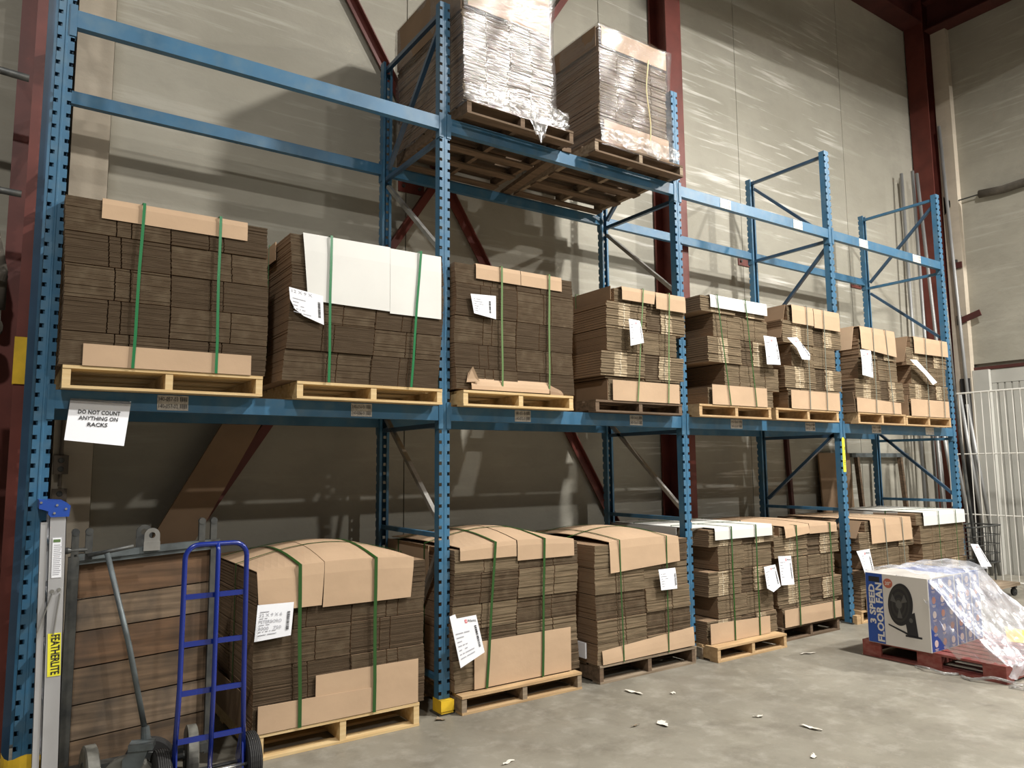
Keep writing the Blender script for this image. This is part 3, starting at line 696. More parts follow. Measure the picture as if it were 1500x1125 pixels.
# ---- upper 5
pallet(2.585, 3.625, -.125, 1.04, Z1+.001, 'tan pallet on the shelf just right of the third upright', 'wood_tan', .115)
R5, zt = loose_rows(Z1+.118, [.165, .235, .25, .225, .155], [(2.74, 3.70, 'P'), (2.98, 3.80, 'P'), (2.74, 3.72, 'L'), (2.84, 3.66, 'P'), (2.66, 3.60, 'L')])
s = Stack(2.66, 3.62, Y0, Y1, Z1+.117, zt, 'leaning brown stack with a narrow white cover strip on the shelf', UG, 5)
s.loose(R5); s.top(2.78, 3.62, 3.19, 'whiteboard', lab='white faced cover sheet'); s.bottom(2.76, 3.56, s.z0, 2.455)
s.strap(3.00, 2.86, 'green_dk', .013); s.strap(3.38, 3.27, 'green_dk', .013); s.xstrap(.35, 'green_dk', .01); s.xstrap(.8, 'green_dk', .01)
s.slip((3.50, -.165, 2.975), (3.70, -.165, 2.975), (3.52, -.175, 2.69), (3.74, -.175, 2.70), logo=True, curl=.008)
# ---- upper 6
pallet(3.70, 4.78, -.125, 1.04, Z1+.001, 'tan pallet on the shelf left of the upright with the yellow sticker', 'wood_tan', .12)
R6, zt = loose_rows(Z1+.122, [.185, .03, .23, .235, .245, .15], [(3.95, 4.80, 'P'), (3.92, 4.85, 'P'), (3.88, 4.90, 'L'), (4.02, 4.80, 'P'), (3.88, 4.93, 'L'), (4.0, 4.88, 'P')])
s = Stack(3.98, 4.90, Y0, Y1, Z1+.122, zt, 'staggered brown shelf stack with folded white slip, left of the yellow stickered upright', UG, 6)
s.loose(R6); s.top(4.03, 4.40, 3.165); s.top(4.41, 4.88, 3.15, dz=-.002); s.side(3.0, 'kraft2', out=.03, flare=.10); s.bottom(3.95, 4.80, s.z0, 2.465)
s.strap(4.25, 4.27, 'grey_strap', .012); s.strap(4.55, 4.57, 'grey_strap', .012); s.xstrap(.4, 'grey_strap', .01)
s.slip((3.83, -.20, 2.98), (4.09, -.16, 3.0), (4.02, -.19, 2.74), (4.30, -.17, 2.80), logo=True, pu=.48, cut=[(0, 0), (.85, -.05), (1, .75), (.75, 1.0), (.3, .9), (.35, .42)])
# ---- upper 7
pallet(5.15, 6.14, -.125, 1.04, Z1+.001, 'tan pallet on the shelf right of the upright with the yellow sticker', 'wood_tan', .125)
R7, zt = loose_rows(Z1+.127, [.145, .235, .24, .215, .13], [(5.12, 6.03, 'P'), (5.14, 6.15, 'L'), (5.25, 6.05, 'P'), (5.26, 6.02, 'L'), (5.30, 5.97, 'P')])
s = Stack(5.22, 6.0, Y0, Y1, Z1+.127, zt, 'small brown stack with a big tan flap, first on the rightmost shelf', UG, 7)
s.loose(R7); s.top(5.27, 6.0, 3.0, tear=lambda f: -.05*f, dz=.003, flare=.008); s.side(2.98, 'kraft', out=.04, flare=.07); s.bottom(5.13, 6.04, s.z0, 2.44, dzr=-.03); s.bside(s.z0, 2.5, 'kraft2', out=.08, flare=.05)
s.strap(5.50, 5.52, 'grey_strap', .012); s.strap(5.86, 5.78, 'grey_strap', .012); s.xstrap(.4, 'grey_strap', .01)
s.slip((5.17, -.18, 2.97), (5.42, -.16, 2.98), (5.2, -.17, 2.69), (5.42, -.17, 2.67), logo=True, curl=.01)
# ---- upper 8
pallet(6.15, 7.22, -.125, 1.04, Z1+.001, 'tan pallet on the shelf at the right end of the rack', 'wood_tan', .115)
R8, zt = loose_rows(Z1+.117, [.175, .225, .22, .225, .12], [(6.28, 7.20, 'P'), (6.30, 7.23, 'L'), (6.38, 7.20, 'P'), (6.28, 7.25, 'L'), (6.40, 7.24, 'P')])
s = Stack(6.36, 7.24, Y0, Y1, Z1+.117, zt, 'small brown stack with a curled slip, last stack at the right end of shelf', UG, 8)
s.loose(R8); s.top(6.43, 7.25, 3.035, tear=lambda f: .01*f); s.side(2.92, 'kraft2', out=.03, flare=.12); s.bottom(6.27, 7.18, s.z0, 2.475); s.bside(s.z0, 2.52, 'kraft2', out=.12)
s.strap(6.66, 6.68, 'grey_strap', .013); s.strap(7.04, 7.08, 'grey_strap', .013); s.xstrap(.4, 'grey_strap', .01)
s.slip((6.18, -.20, 2.93), (6.42, -.16, 2.94), (6.62, -.19, 2.66), (6.86, -.16, 2.70), logo=True, bar=.80, pu=.46, cut=[(0, 0), (1, -.02), (1, 1), (.3, 1.05), (.38, .6), (.12, .2)])

# ---- lower 1
pallet(-1.32, -.255, -.125, 1.04, .001, 'pale new pine pallet on the floor right of the blue hand truck', 'wood', .15)
s = Stack(-1.345, -.215, -.11, 1.02, .153, 1.085, 'brown floor stack beside the hand truck, deep tan flaps and two dark green straps', LG, 11)
s.dense(zr(s.z0, s.z1, [0, .17, .40, .62, .84, 1]), [-.735], slots=(.47, .62), mats=('edge', 'edge2'), wave=lambda z: -.02*max(0, 1-z/.4)+.008*math.sin(z*8))
s.top(-1.345, -.925, .905, arch=.11, tear=lambda f: (.0 if f > .45 else 0)+(-.045*min(1, f/.5)), xa2=-1.335, xb2=-.945, flare=.01)
s.top(-.925, -.30, .845, arch=.11, dz=.003, xa2=-.935, xb2=-.325, flare=.0, out=.016)
s.bottom(-1.32, -.60, .155, .315, 'kraft', .020, dzr=-.01); s.bottom(-.97, -.265, .155, .435, 'kraft', .014, dzr=-.0)
s.bside(.155, .40, 'kraft2', out=.03, flare=.03)
s.strap(-1.07, -1.09, 'green_dk', .022, arch=.11, out=.027, dz=.018); s.strap(-.585, -.585, 'green_dk', .022, arch=.11, out=.027, dz=.018); s.xstrap(.3, 'green_dk', arch=.11); s.xstrap(.75, 'green_dk', arch=.11)
s.slip((-1.345, -.150, .905), (-1.125, -.145, .90), (-1.36, -.152, .695), (-1.14, -.146, .705), ['', 'xxxxxxx', '32 X 9 X 6', 'xxx xx', 'PETERBORO', 'xxxx xxx', '3000   750', 'xx x xx x xxx', 'xxxxxx xxxxxxx'], curl=.004)
# ---- lower 2
pallet(.075, 1.145, -.125, 1.04, .001, 'pine pallet on the floor right of the yellow taped post', 'wood_tan', .125, ms='wood_old')
s = Stack(.005, 1.13, -.11, 1.02, .128, 1.115, 'brown floor stack with a broad tan bottom panel, right of the yellow taped post', LG, 12)
s.dense(zr(s.z0, s.z1, [0, .22, .42, .60, .82, 1]), [.56], slots=(.44, .6), mats=('edge_brown', 'edge'), wave=lambda z: .012*math.sin(z*7+1), jit=.005, t=.011)
s.top(.055, .545, 1.035, arch=.10, tear=lambda f: -.0); s.top(.555, 1.10, 1.0, arch=.10, dz=.002)
s.bottom(.17, 1.05, .13, .455, 'kraft', .014, dzr=.0); s.side(.86, 'kraft', out=.01, ya=.25)
s.strap(.27, .35, 'green_dk', .020, arch=.10, out=.022, dz=.017); s.strap(.77, .80, 'green_dk', .020, arch=.10, out=.022, dz=.017); s.xstrap(.3, 'green_dk', arch=.10); s.xstrap(.75, 'green_dk', arch=.10)
L2T = s.t
# ---- lower 3
pallet(1.33, 2.42, -.125, 1.04, .001, 'old grey pallet on the floor left of the third upright', 'wood_old', .14, ms='wood_dark')
s = Stack(1.32, 2.385, -.11, 1.02, .143, 1.075, 'brown floor stack with a deep tan flap and white slip, left of third upright', LG, 13)
s.dense(zr(s.z0, s.z1, [0, .17, .37, .58, .80, 1]), [1.86], slots=(.42, .58), mats=('edge_brown', 'edge_brown', 'edge'), wave=lambda z: .015*math.sin(z*5+.5)+.05*min(0, z-.5), jit=.005, t=.012)
s.top(1.46, 2.26, .845, arch=.09, tear=lambda f: .04*f, flare=.008, n=14); s.bottom(1.36, 2.41, .145, .25, 'kraft', .02, dzr=.06, zar=.01, curl=-.01)
g = G(); g.box(1.285, 1.30, .0, .42, .18, .30); g.build('white_side_tag', 'paper', s.t, label='white tag low on the left side')
s.strap(1.58, 1.56, 'green_dk', .012, arch=.09, out=.022); s.strap(2.09, 2.10, 'green_dk', .012, arch=.09, out=.022); s.xstrap(.3, 'green_dk', arch=.09); s.xstrap(.75, 'green_dk', arch=.09)
s.slip((1.975, -.150, .835), (2.18, -.148, .835), (1.99, -.16, .665), (2.19, -.155, .66), ['', 'xx xxxxx', 'xxxxxxxxxx', 'xxx x xxxxx', 'xxxxx', 'xxxx x', 'xxxx'], bar=.87, curl=.006)
# ---- lower 4
pallet(2.575, 3.54, -.24, .97, .001, 'tan pallet with broken front corner on the floor just right of third upright', 'wood_tan', .125)
R_, zt = loose_rows(.128, [.20, .20, .225, .215, .16], [(2.54, 3.52, 'L'), (2.70, 3.50, 'P'), (2.58, 3.49, 'L'), (2.72, 3.50, 'P'), (2.60, 3.53, 'L')])
s = Stack(2.54, 3.49, -.19, 1.0, .127, zt, 'staggered floor stack under a white top sheet, right of the third upright', LG, 14)
s.loose(R_, t=.018); s.top(2.66, 3.48, 1.03, 'whiteboard', lab='white faced cover sheet'); s.top(2.50, 2.655, .99, 'whiteboard', out=-.20, lab='white faced cover sheet'); s.bottom(2.55, 3.38, .13, .305, 'kraft', .018, dzr=-.02)
s.side(1.0, 'whiteboard', out=.06, ya=.1)
s.strap(2.87, 2.87, 'green_dk', .016); s.strap(3.22, 3.22, 'green_dk', .016); s.xstrap(.2, 'green_dk'); s.xstrap(.7, 'green_dk')
S4 = s; s.slip((3.30, -.225, .745), (3.47, -.225, .755), (3.31, -.24, .50), (3.53, -.235, .53), logo=True, cut=[(0, 0), (1, 0), (1, .92), (.45, 1.04), (.05, .82)])
S4.t.location += Vector((.06, .07, 0))
# ---- lower 5
pallet(3.66, 4.62, -.10, 1.0, .001, 'dark worn pallet on the floor left of the fourth upright', 'wood_dark', .13, ms='wood_dark')
R_, zt = loose_rows(.133, [.18, .03, .215, .03, .205, .225, .07], [(3.70, 4.62, 'P'), (3.66, 4.66, 'P'), (3.64, 4.70, 'L'), (3.75, 4.6, 'P'), (3.72, 4.62, 'P'), (3.62, 4.70, 'L'), (3.72, 4.64, 'P')])
s = Stack(3.72, 4.66, -.10, 1.0, .132, 1.16, 'staggered floor stack under two tan flaps, left of the fourth upright', LG, 15)
s.loose(R_); s.z1 = zt
s.top(3.76, 4.155, .985, arch=.03, tear=lambda f: .03*f, flare=.01); s.top(4.165, 4.64, 1.005, arch=.03, dz=.003); s.bottom(3.70, 4.64, .135, .30, 'kraft', .014); s.side(1.0, 'kraft2', out=.02)
s.strap(3.93, 3.93, 'green_dk', .018); s.strap(4.50, 4.50, 'green_dk', .018); s.xstrap(.4, 'green_dk')
s.slip((3.60, -.14, .825), (3.80, -.14, .815), (3.62, -.15, .55), (3.82, -.15, .54), logo=True)
# ---- lower 6
pallet(5.06, 6.16, -.08, 1.0, .001, 'tan pallet on the floor right of the fourth upright behind the fan boxes', 'wood_tan', .13)
R_, zt = loose_rows(.133, [.20, .22, .21, .20, .115], [(5.1, 6.1, 'P'), (5.1, 6.2, 'L'), (5.2, 6.12, 'P'), (5.12, 6.22, 'L'), (5.25, 6.16, 'P')])
s = Stack(5.20, 6.18, -.08, 1.0, .132, 1.08, 'brown floor stack with a wide tan flap directly behind the fan boxes', LG, 16)
s.loose(R_); s.z1 = zt; s.top(5.31, 6.16, .83, flare=.008); s.side(.9, 'kraft2', out=.03, flare=.12); s.bottom(5.15, 6.1, .135, .30)
s.strap(5.62, 5.58, 'grey_strap', .013); s.strap(5.98, 5.94, 'grey_strap', .013); s.xstrap(.4, 'grey_strap', .01)
s.slip((4.93, -.14, .78), (5.20, -.13, .78), (5.04, -.14, .5), (5.28, -.13, .50), logo=True, pu=.28, cut=[(0, 0), (1, -.02), (1, 1), (.2, 1), (.1, .3)])
# ---- lower 7
pallet(6.3, 7.5, -.08, 1.0, .001, 'tan pallet on the floor at the right end of the rack', 'wood_tan', .13)
R_, zt = loose_rows(.133, [.20, .22, .20, .22, .14], [(6.3, 7.48, 'P'), (6.27, 7.48, 'L'), (6.45, 7.47, 'P'), (6.40, 7.48, 'P'), (6.32, 7.46, 'P')])
s = Stack(6.34, 7.48, -.08, 1.0, .132, 1.11, 'brown floor stack under a white sheet at the right end of rack', LG, 17)
s.loose(R_); s.z1 = zt; s.top(6.45, 7.46, .965, 'whiteboard', lab='white faced cover sheet'); s.side(1.0, 'whiteboard', out=.02, ya=.15)
s.strap(6.78, 6.78, 'green_dk', .012); s.strap(7.2, 7.2, 'green_dk', .012); s.xstrap(.3, 'green_dk')
s.slip((7.40, -.16, .70), (7.62, -.15, .68), (7.62, -.17, .40), (7.92, -.16, .38), logo=True)
# big label hanging between post and lower stack 2
g = G()
tl, tr, bl, br = Vector((-.085, -.215, .68)), Vector((.135, -.205, .665)), Vector((.0, -.22, .325)), Vector((.205, -.205, .40))
stk2 = [o for o in bpy.data.objects if o.get('label', '').startswith('brown floor stack with a broad tan bottom')][0]
class _S: pass
q = Stack.__new__(Stack); q.t = stk2; q.R = random.Random(5)
q.slip(tl, tr, bl, br, ['', '', '', 'xxxxxxxx xxxxxx', 'xxxxxxxx', 'xxxxx', 'xxxx xx xx', 'xxx   xxx', 'xx xx xxxxxxxxxx', 'xxxxxx xxxxxxxxx'], logo=True, cut=[(0, 0), (.22, -.04), (.24, .05), (1, 0), (1, 1), (0, 1)], lab='big white shipping label with red logo')

L2T.location += Vector((.045, .065, .006))
# paper sign on the first beam
t = thing('paper_sign', 'white paper sign taped under the left shelf beam, DO NOT COUNT ANYTHING ON RACKS', 'sign', (-2.22, -.02, 1.86))
c0, c1, c2, c3 = Vector((-2.355, -.016, 2.095)), Vector((-2.055, -.016, 2.085)), Vector((-2.375, -.055, 1.875)), Vector((-2.085, -.06, 1.845))
g = G(); P = [[(c0.lerp(c1, i/8)).lerp(c2.lerp(c3, i/8), j/8)for j in range(9)] for i in range(9)]; g.slab(P, (0, .0015, 0)); sh = g.build('sheet', 'paper', t)
g = G(); rt = (c1-c0); dn = (c2-c0)
for k, tx in enumerate(['DO NOT COUNT', 'ANYTHING ON', 'RACKS']):
    p = c0.lerp(c1, .5).lerp(c2.lerp(c3, .5), .30+.15*k)+Vector((0, -.004, 0)); add_text(g, tx, p, rt, -((c2+c3)/2-(c0+c1)/2), .031, bold=.022, align='c', width=[.208, .192, .098][k])
g.build('lettering', 'ink', sh)
g = G(); g.prism([c0+Vector((0, -.003, .012)), c1+Vector((-.0, -.003, .014)), c1+Vector((0, -.008, -.012)), c0+Vector((0, -.008, -.014))], (0, -.001, 0)); g.build('clear_tape', 'wrap', t)

# ================================================================== WRAPPED LOADS ON TOP
def wrapped(x0, x1, y0, y1, z0, z1, lab, seed, tan_top, tan_bot, skirt, cream=None):
    R = random.Random(seed); t = thing('wrapped_load', lab, 'wrapped load', ((x0+x1)/2, (y0+y1)/2, z0), 'stretch wrapped loads on the top level')
    n = 6; h = (z1-z0)/n
    for k in range(n):
        j = [R.uniform(-.02, .02) for _ in range(2)]; xm = (x0+x1)/2+R.uniform(-.03, .03)
        for (a, b) in ((x0+j[0], xm-.004), (xm+.004, x1+j[1])):
            g = G(); sheets(g, a, b, y0+R.uniform(.0, .02), y1, z0+k*h+.002, z0+(k+1)*h-.003, .016, [(0, .5, 1, 0), (.5, 1, 1, 0)], R, .006)
            g.build('bundle', ['kraft2', 'edge_brown'], t)
    if tan_top:
        g = G(); g.box(x0+.02, x1-.01, y0-.012, y0-.007, z1-tan_top, z1); g.box(x0+.0, x1, y0-.012, y1, z1+.001, z1+.006); g.build('cover_sheet', 'kraft', t)
        g = G(); g.box(x0-.03, x0-.025, y0+.01, y1, z1-tan_top*1.1, z1); g.build('side_flap', 'kraft2', t)
    if tan_bot:
        g = G(); g.box(x0+.03, x1-.01, y0-.012, y0-.007, z0, z0+tan_bot); g.build('bottom_sheet', 'kraft', t)
    # film skin
    def sk(a, v, inf):
        # a 0..1 round the perimeter, v 0..1 up
        per = [(x0-inf, y0-inf), (x1+inf, y0-inf), (x1+inf, y1+inf), (x0-inf, y1+inf)]
        s_ = a*4; i = int(s_) % 4; f = s_-int(s_); p = per[i]; q_ = per[(i+1) % 4]
        return p[0]+(q_[0]-p[0])*f, p[1]+(q_[1]-p[1])*f
    N = 96; K = 26; P = []
    for i in range(N+1):
        row = []
        for k in range(K+1):
            v = k/K; r = .030+.006*math.sin(i*.31+k*.23)+.004*math.sin(i*.77-k*.41)+R.uniform(-.0015, .0015)
            x, y = sk((i % N)/N, v, r); x += skirt*max(0, 1-v*6) if x > (x0+x1)/2 else 0; y -= skirt*.4*max(0, 1-v*6) if y < y0 else 0
            row.append((x, y, z0-.03+(z1-z0+.035)*v))
        P.append(row)
    g = G(); g.grid(P)
    T = [[(x0-.03+(x1-x0+.06)*i/12, y0-.03+(y1-y0+.06)*k/12, z1+.016+.01*math.sin(i*1.7)*math.cos(k*1.3)) for k in range(13)] for i in range(13)]
    g.grid(T); g.build('stretch_wrap', 'wrap', t, smooth=True, label='clear wrinkled stretch wrap')
    # bunched film round the pallet edge
    from mathutils import noise
    P = []
    for i in range(121):
        f = i/120; x = x0-.04+(x1-x0+.08+skirt)*f
        nz = lambda q, w: noise.noise((x*w, q, seed*3.1))
        low = z0+.005+.055*nz(0, 5)+.03*nz(3, 17)-(.17*math.exp(-((f-.70)/.07)**2)*(1+.5*nz(8, 30)) if skirt > .05 else 0)
        hi = z0+.13+.03*nz(6, 6)
        P.append([(x+.012*nz(9+k*.3, 14), y0-.056-.022*abs(nz(k*.35, 12))-.012*nz(5+k*.5, 30)-.0*k, hi+(low-hi)*k/9) for k in range(10)])
    g = G(); g.grid(P); g.build('bunched_wrap', 'wrap_milky', t, smooth=True, label='bunched cloudy film round the base')
    if cream:
        g = G(); pts = [(cream+.02*math.sin(k*.9), y0-.055, z0+.08+(z1-z0-.25)*k/8) for k in range(9)]; g.tube(pts, .006, 6); g.build('strap', 'cream', t)
    return t
ZW = Z2+.001
pallet(.10, 1.125, -.17, 1.06, ZW, 'dark worn pallet under the taller shiny wrapped load', 'wood_dark', .11, 'pallets under the wrapped loads', ms='wood_dark')
pallet(1.36, 2.43, -.17, 1.06, ZW, 'dark worn pallet under the shorter brown wrapped load', 'wood_dark', .11, 'pallets under the wrapped loads', ms='wood_old')
wrapped(.11, .93, -.12, 1.02, ZW+.112, 5.62, 'tall shiny stretch wrapped load on top of the rack, nearer the tall post', 21, .36, .0, .10)
wrapped(1.47, 2.30, -.12, 1.02, ZW+.112, 5.55, 'shorter brown stretch wrapped load on top of the rack with a cream strap', 22, .17, .22, .04, cream=2.0)
g = G(); g.bar((1.17, -.02, ZW+.02), (1.29, 1.12, ZW+.02), .09, .038); o = g.build('loose_plank', 'wood_dark'); recentre(o); tag(o, 'dark loose plank lying across the top beams between two wrapped loads', 'plank')

# ================================================================== LEFT: ladder, trolley, hand truck
t = thing('step_ladder', 'folded aluminium step ladder with blue cap behind the leftmost post', 'ladder', (-2.39, -.1, 0))
def rail(g, x0, x1, y0, y1, zt, zb=.0, dx=0.03):
    g.hexa([(x0+dx, y0, zb), (x1+dx, y0, zb), (x1+dx, y1, zb), (x0+dx, y1, zb), (x0, y0, zt), (x1, y0, zt), (x1, y1, zt), (x0, y1, zt)])
for y in (-.25, .14):
    g = G(); rail(g, -2.43, -2.355, y, y+.003, 1.50); rail(g, -2.43, -2.427, y, y+.028, 1.50); rail(g, -2.358, -2.355, y, y+.028, 1.50); g.build('front_rail', 'alu', t)
    g = G(); rail(g, -2.468, -2.437, y+.01, y+.013, 1.45); rail(g, -2.468, -2.466, y+.01, y+.035, 1.45); g.build('rear_rail', 'alu', t)
    g = G(); g.bar((-2.40, y-.004, 1.09), (-2.455, y-.004, .90), .004, .018, (0, 1, 0)); g.bar((-2.365, y-.004, 1.09), (-2.385, y-.004, .88), .004, .012, (0, 1, 0)); g.build('spreader', 'zinc', t)
    for (xx, zz) in ((-2.40, 1.105), (-2.37, 1.11)):
        g = G(); g.cyl((xx, y-.010, zz), (xx, y, zz), .009, 10); g.build('rivet', 'zinc', t)
for k in range(5):
    z = .25+.27*k; g = G(); xx = -2.43+.03*(1-z/1.5); g.box(xx+.003, xx+.068, -.245, .14, z, z+.022); g.build('step', 'alu', t)
g = G(); g.prism([(-2.478, -.262, 1.52), (-2.437, -.262, 1.505), (-2.437, -.262, 1.49), (-2.425, -.262, 1.475), (-2.345, -.262, 1.475), (-2.34, -.262, 1.53), (-2.36, -.262, 1.548), (-2.478, -.262, 1.562)], (0, .45, 0))
cp = g.build('top_cap', 'blue_cap', t, label='blue plastic top cap')
for (xx, zz) in ((-2.40, 1.535), (-2.36, 1.515), (-2.41, 1.495), (-2.47, 1.55)):
    g = G(); g.cyl((xx, -.266, zz), (xx, -.262, zz), .006, 8); g.build('rivet', 'zinc', cp)
g = G(); g.hexa([(-2.407, -.253, 1.17), (-2.364, -.253, 1.17), (-2.364, -.2515, 1.17), (-2.407, -.2515, 1.17), (-2.411, -.253, 1.37), (-2.372, -.253, 1.37), (-2.372, -.2515, 1.37), (-2.411, -.2515, 1.37)]); lb = g.build('warning_label', 'paper', t, label='white instruction label with green header')
g = G()
for k in range(16): g.box(-2.403, -2.375+(k % 3)*.003, -.2542, -.2538, 1.185+k*.0098, 1.188+k*.0098)
g.build('label_print', 'ink_grey', lb, kind='stuff')
g = G(); g.box(-2.407, -2.376, -.2544, -.2538, 1.348, 1.362); g.build('label_header', 'green_pale', lb)
g = G(); g.hexa([(-2.400, -.253, .685), (-2.343, -.253, .685), (-2.343, -.2515, .685), (-2.400, -.2515, .685), (-2.408, -.253, .895), (-2.351, -.253, .895), (-2.351, -.2515, .895), (-2.408, -.2515, .895)]); lb = g.build('brand_sticker', 'sticker', t, label='yellow sticker reading FEATHERLITE')
g = G(); add_text(g, 'FEATHERLITE', (-2.392, -.2545, .888), (.035, 0, -1), (1, 0, .035), .052, bold=.022, width=.195); g.build('sticker_lettering', 'ink', lb)

# wooden deck trolley standing on its side
t = thing('deck_trolley', 'wooden deck platform trolley tipped upright behind the blue hand truck', 'trolley', (-1.95, -.05, 0))
yb = -.05
edges = [.06, .29, .47, .66, .85, 1.02, 1.22]
for k in range(len(edges)-1):
    a, b = edges[k], edges[k+1]; sl = .035
    g = G(); yo = random.uniform(-.004, .004)
    g.hexa([(-2.27, yb+yo, a+.004), (-1.60, yb+yo, a+.004+sl), (-1.60, yb+.04, a+.004+sl), (-2.27, yb+.04, a+.004), (-2.27, yb+yo, b-.004), (-1.60, yb+yo, b-.004+sl), (-1.60, yb+.04, b-.004+sl), (-2.27, yb+.04, b-.004)]); g.build('plank', ('deck', 'deck_b', 'deck', 'deck_c', 'deck_b', 'deck_c')[k], t)
g = G(); g.bar((-2.30, yb-.015, 1.245), (-1.58, yb-.015, 1.285), .05, .035); g.bar((-2.30, yb-.012, 1.215), (-1.58, yb-.012, 1.255), .035, .02); g.build('edge_angle', 'iron_lt', t)
g = G(); g.bar((-2.30, yb-.02, .06), (-2.30, yb-.02, 1.25), .05, .05); g.build('end_angle', 'iron', t)
g = G(); g.bar((-1.58, yb-.01, .10), (-1.58, yb-.01, 1.30), .05, .045); g.build('end_angle', 'iron', t)
def lug(x, y, z):
    g = G(); ring = [(x-.04, y, z-.085), (x+.04, y, z-.085)]
    ring += [(x+.04*math.cos(PI*k/10), y, z+.04*math.sin(PI*k/10)) for k in range(11)]
    hole = .017; n = len(g.v)
    # plate with a real hole: outer ring arc to inner circle
    outer = [(x+.04, z-.085), (x+.04, z)]+[(x+.04*math.cos(PI*k/10), z+.04*math.sin(PI*k/10)) for k in range(1, 10)]+[(x-.04, z), (x-.04, z-.085)]
    inn = [(x+hole*math.cos(-PI/2+2*PI*k/(len(outer)-1)), z+hole*math.sin(-PI/2+2*PI*k/(len(outer)-1))) for k in range(len(outer))]
    for yy in (y, y+.012):
        for k in range(len(outer)-1): g.poly([(outer[k][0], yy, outer[k][1]), (outer[k+1][0], yy, outer[k+1][1]), (inn[k+1][0], yy, inn[k+1][1]), (inn[k][0], yy, inn[k][1])])
    for k in range(len(outer)-1):
        g.poly([(outer[k][0], y, outer[k][1]), (outer[k+1][0], y, outer[k+1][1]), (outer[k+1][0], y+.012, outer[k+1][1]), (outer[k][0], y+.012, outer[k][1])])
        g.poly([(inn[k][0], y, inn[k][1]), (inn[k+1][0], y, inn[k+1][1]), (inn[k+1][0], y+.012, inn[k+1][1]), (inn[k][0], y+.012, inn[k][1])])
    for yy in (y, y+.012): g.poly([(outer[0][0], yy, outer[0][1]), (inn[0][0], yy, inn[0][1]), (outer[-1][0], yy, outer[-1][1])])
    g.box(x-.042, x+.042, y-.004, y+.0, z-.085, z-.035); return g
lug(-1.925, yb-.05, 1.345).build('coupling_lug', 'zinc', t); lug(-1.955, yb+.03, 1.36).build('coupling_lug', 'iron', t)
for (x, z) in ((-2.27, 1.33), (-1.63, 1.36)):
    g = G()
    for dx in (-.045, .02):
        g.box(x+dx, x+dx+.034, yb-.04, yb-.01, z-.10, z+.05); g.lathe((x+dx+.017, yb-.042, z+.05), (0, 1, 0), [(0, .019), (.035, .019)], 14)
    g.build('stake_pocket', 'iron', t)
g = G(); g.cyl((-2.33, yb-.03, 1.285), (-2.24, yb-.03, 1.285), .012, 10); g.lathe((-2.345, yb-.03, 1.285), (1, 0, 0), [(-.01, .006), (0, .016), (.015, .018), (.03, .012)], 12); g.build('latch_bolt', 'iron', t)
# wheels of the trolley
def wheel(x, y, z, r, w, ax, tread, hub, parent, name='wheel', grooves=0):
    g = G(); prof = [(-w/2, r*.55), (-w/2, r*.9), (-w/2*.8, r*.985)]
    if grooves:
        for k in range(grooves):
            a = -w/2*.7+w*.7*2/2*(k+.5)*2/(2*grooves)*1.0
            c = -w/2*.75+(w*.75)*(k+.5)/grooves*1.0*1.0
        prof = [(-w/2, r*.55), (-w/2, r*.88), (-w*.42, r*.95)]
        for k in range(grooves):
            c = -w*.40+.80*w*(k+.5)/grooves; q_ = .80*w/grooves; bul = 1-.05*(abs(c)/(w/2))**2
            prof += [(c-q_*.48, r*.955*bul), (c-q_*.40, r*.955*bul), (c-q_*.34, r*bul), (c+q_*.34, r*bul), (c+q_*.40, r*.955*bul)]
        prof += [(w*.42, r*.95), (w/2, r*.88), (w/2, r*.55)]
    else: prof += [(w/2*.8, r*.985), (w/2, r*.9), (w/2, r*.55)]
    g.lathe((x, y, z), ax, prof, 32); wl = g.build(name, tread, parent, smooth=False)
    g = G(); g.lathe((x, y, z), ax, [(-w/2-.004, r*.2), (-w/2-.004, r*.46), (-w/2+.01, r*.56), (w/2-.01, r*.56), (w/2+.004, r*.46), (w/2+.004, r*.2)], 24); g.build('hub', hub, wl)
    g = G(); g.lathe((x, y, z), ax, [(-w/2-.012, r*.12), (-w/2-.012, r*.17), (w/2+.012, r*.17), (w/2+.012, r*.12)], 12); g.build('axle_nut', 'iron', wl)
    return wl
wheel(-2.19, yb-.18, .155, .155, .062, (1, .06, 0), 'wheel_grey', 'iron', t)
wheel(-1.70, yb-.16, .155, .155, .058, (1, -.1, 0), 'wheel_grey', 'iron', t)
g = G(); g.cyl((-2.22, yb-.17, .155), (-1.67, yb-.16, .155), .016, 10); g.box(-2.30, -1.6, yb-.09, yb-.02, .13, .175); g.build('axle', 'iron', t)
wheel(-2.03, yb-.30, .135, .13, .045, (.35, 1, 0), 'wheel_grey', 'iron', t, 'caster_wheel')
wheel(-1.90, yb-.10, .135, .135, .045, (.25, 1, 0), 'rubber', 'iron', t, 'caster_wheel')
for off in (-.034, .034):
    c = Vector((-2.03, yb-.30, 0)); a = Vector((.33, .94, 0))*off; e = Vector((.94, -.33, 0))
    ring = [c+a+e*u+Vector((0, 0, z)) for u, z in ((-.022, .135), (-.012, .115), (.012, .115), (.022, .135), (.075, .22), (.10, .30), (.03, .315), (-.02, .25))]
    g = G(); g.prism(ring, Vector((.33, .94, 0))*.006); g.build('caster_fork', 'iron_lt', t)
g = G(); g.hexa([c+Vector((.94, -.33, 0))*u+Vector((.33, .94, 0))*v+Vector((0, 0, z)) for z in (.29, .322) for u, v in ((.005, -.042), (.12, -.042), (.12, .042), (.005, .042))]); g.cyl((-2.05, yb-.37, .135), (-2.01, yb-.23, .135), .012, 10); g.build('fork_crown', 'iron_lt', t)
g = G(); g.cyl((-1.945, yb-.27, .30), (-1.952, yb-.265, .38), .026, 12, r2=.02); g.build('handle_socket', 'iron_lt', t)
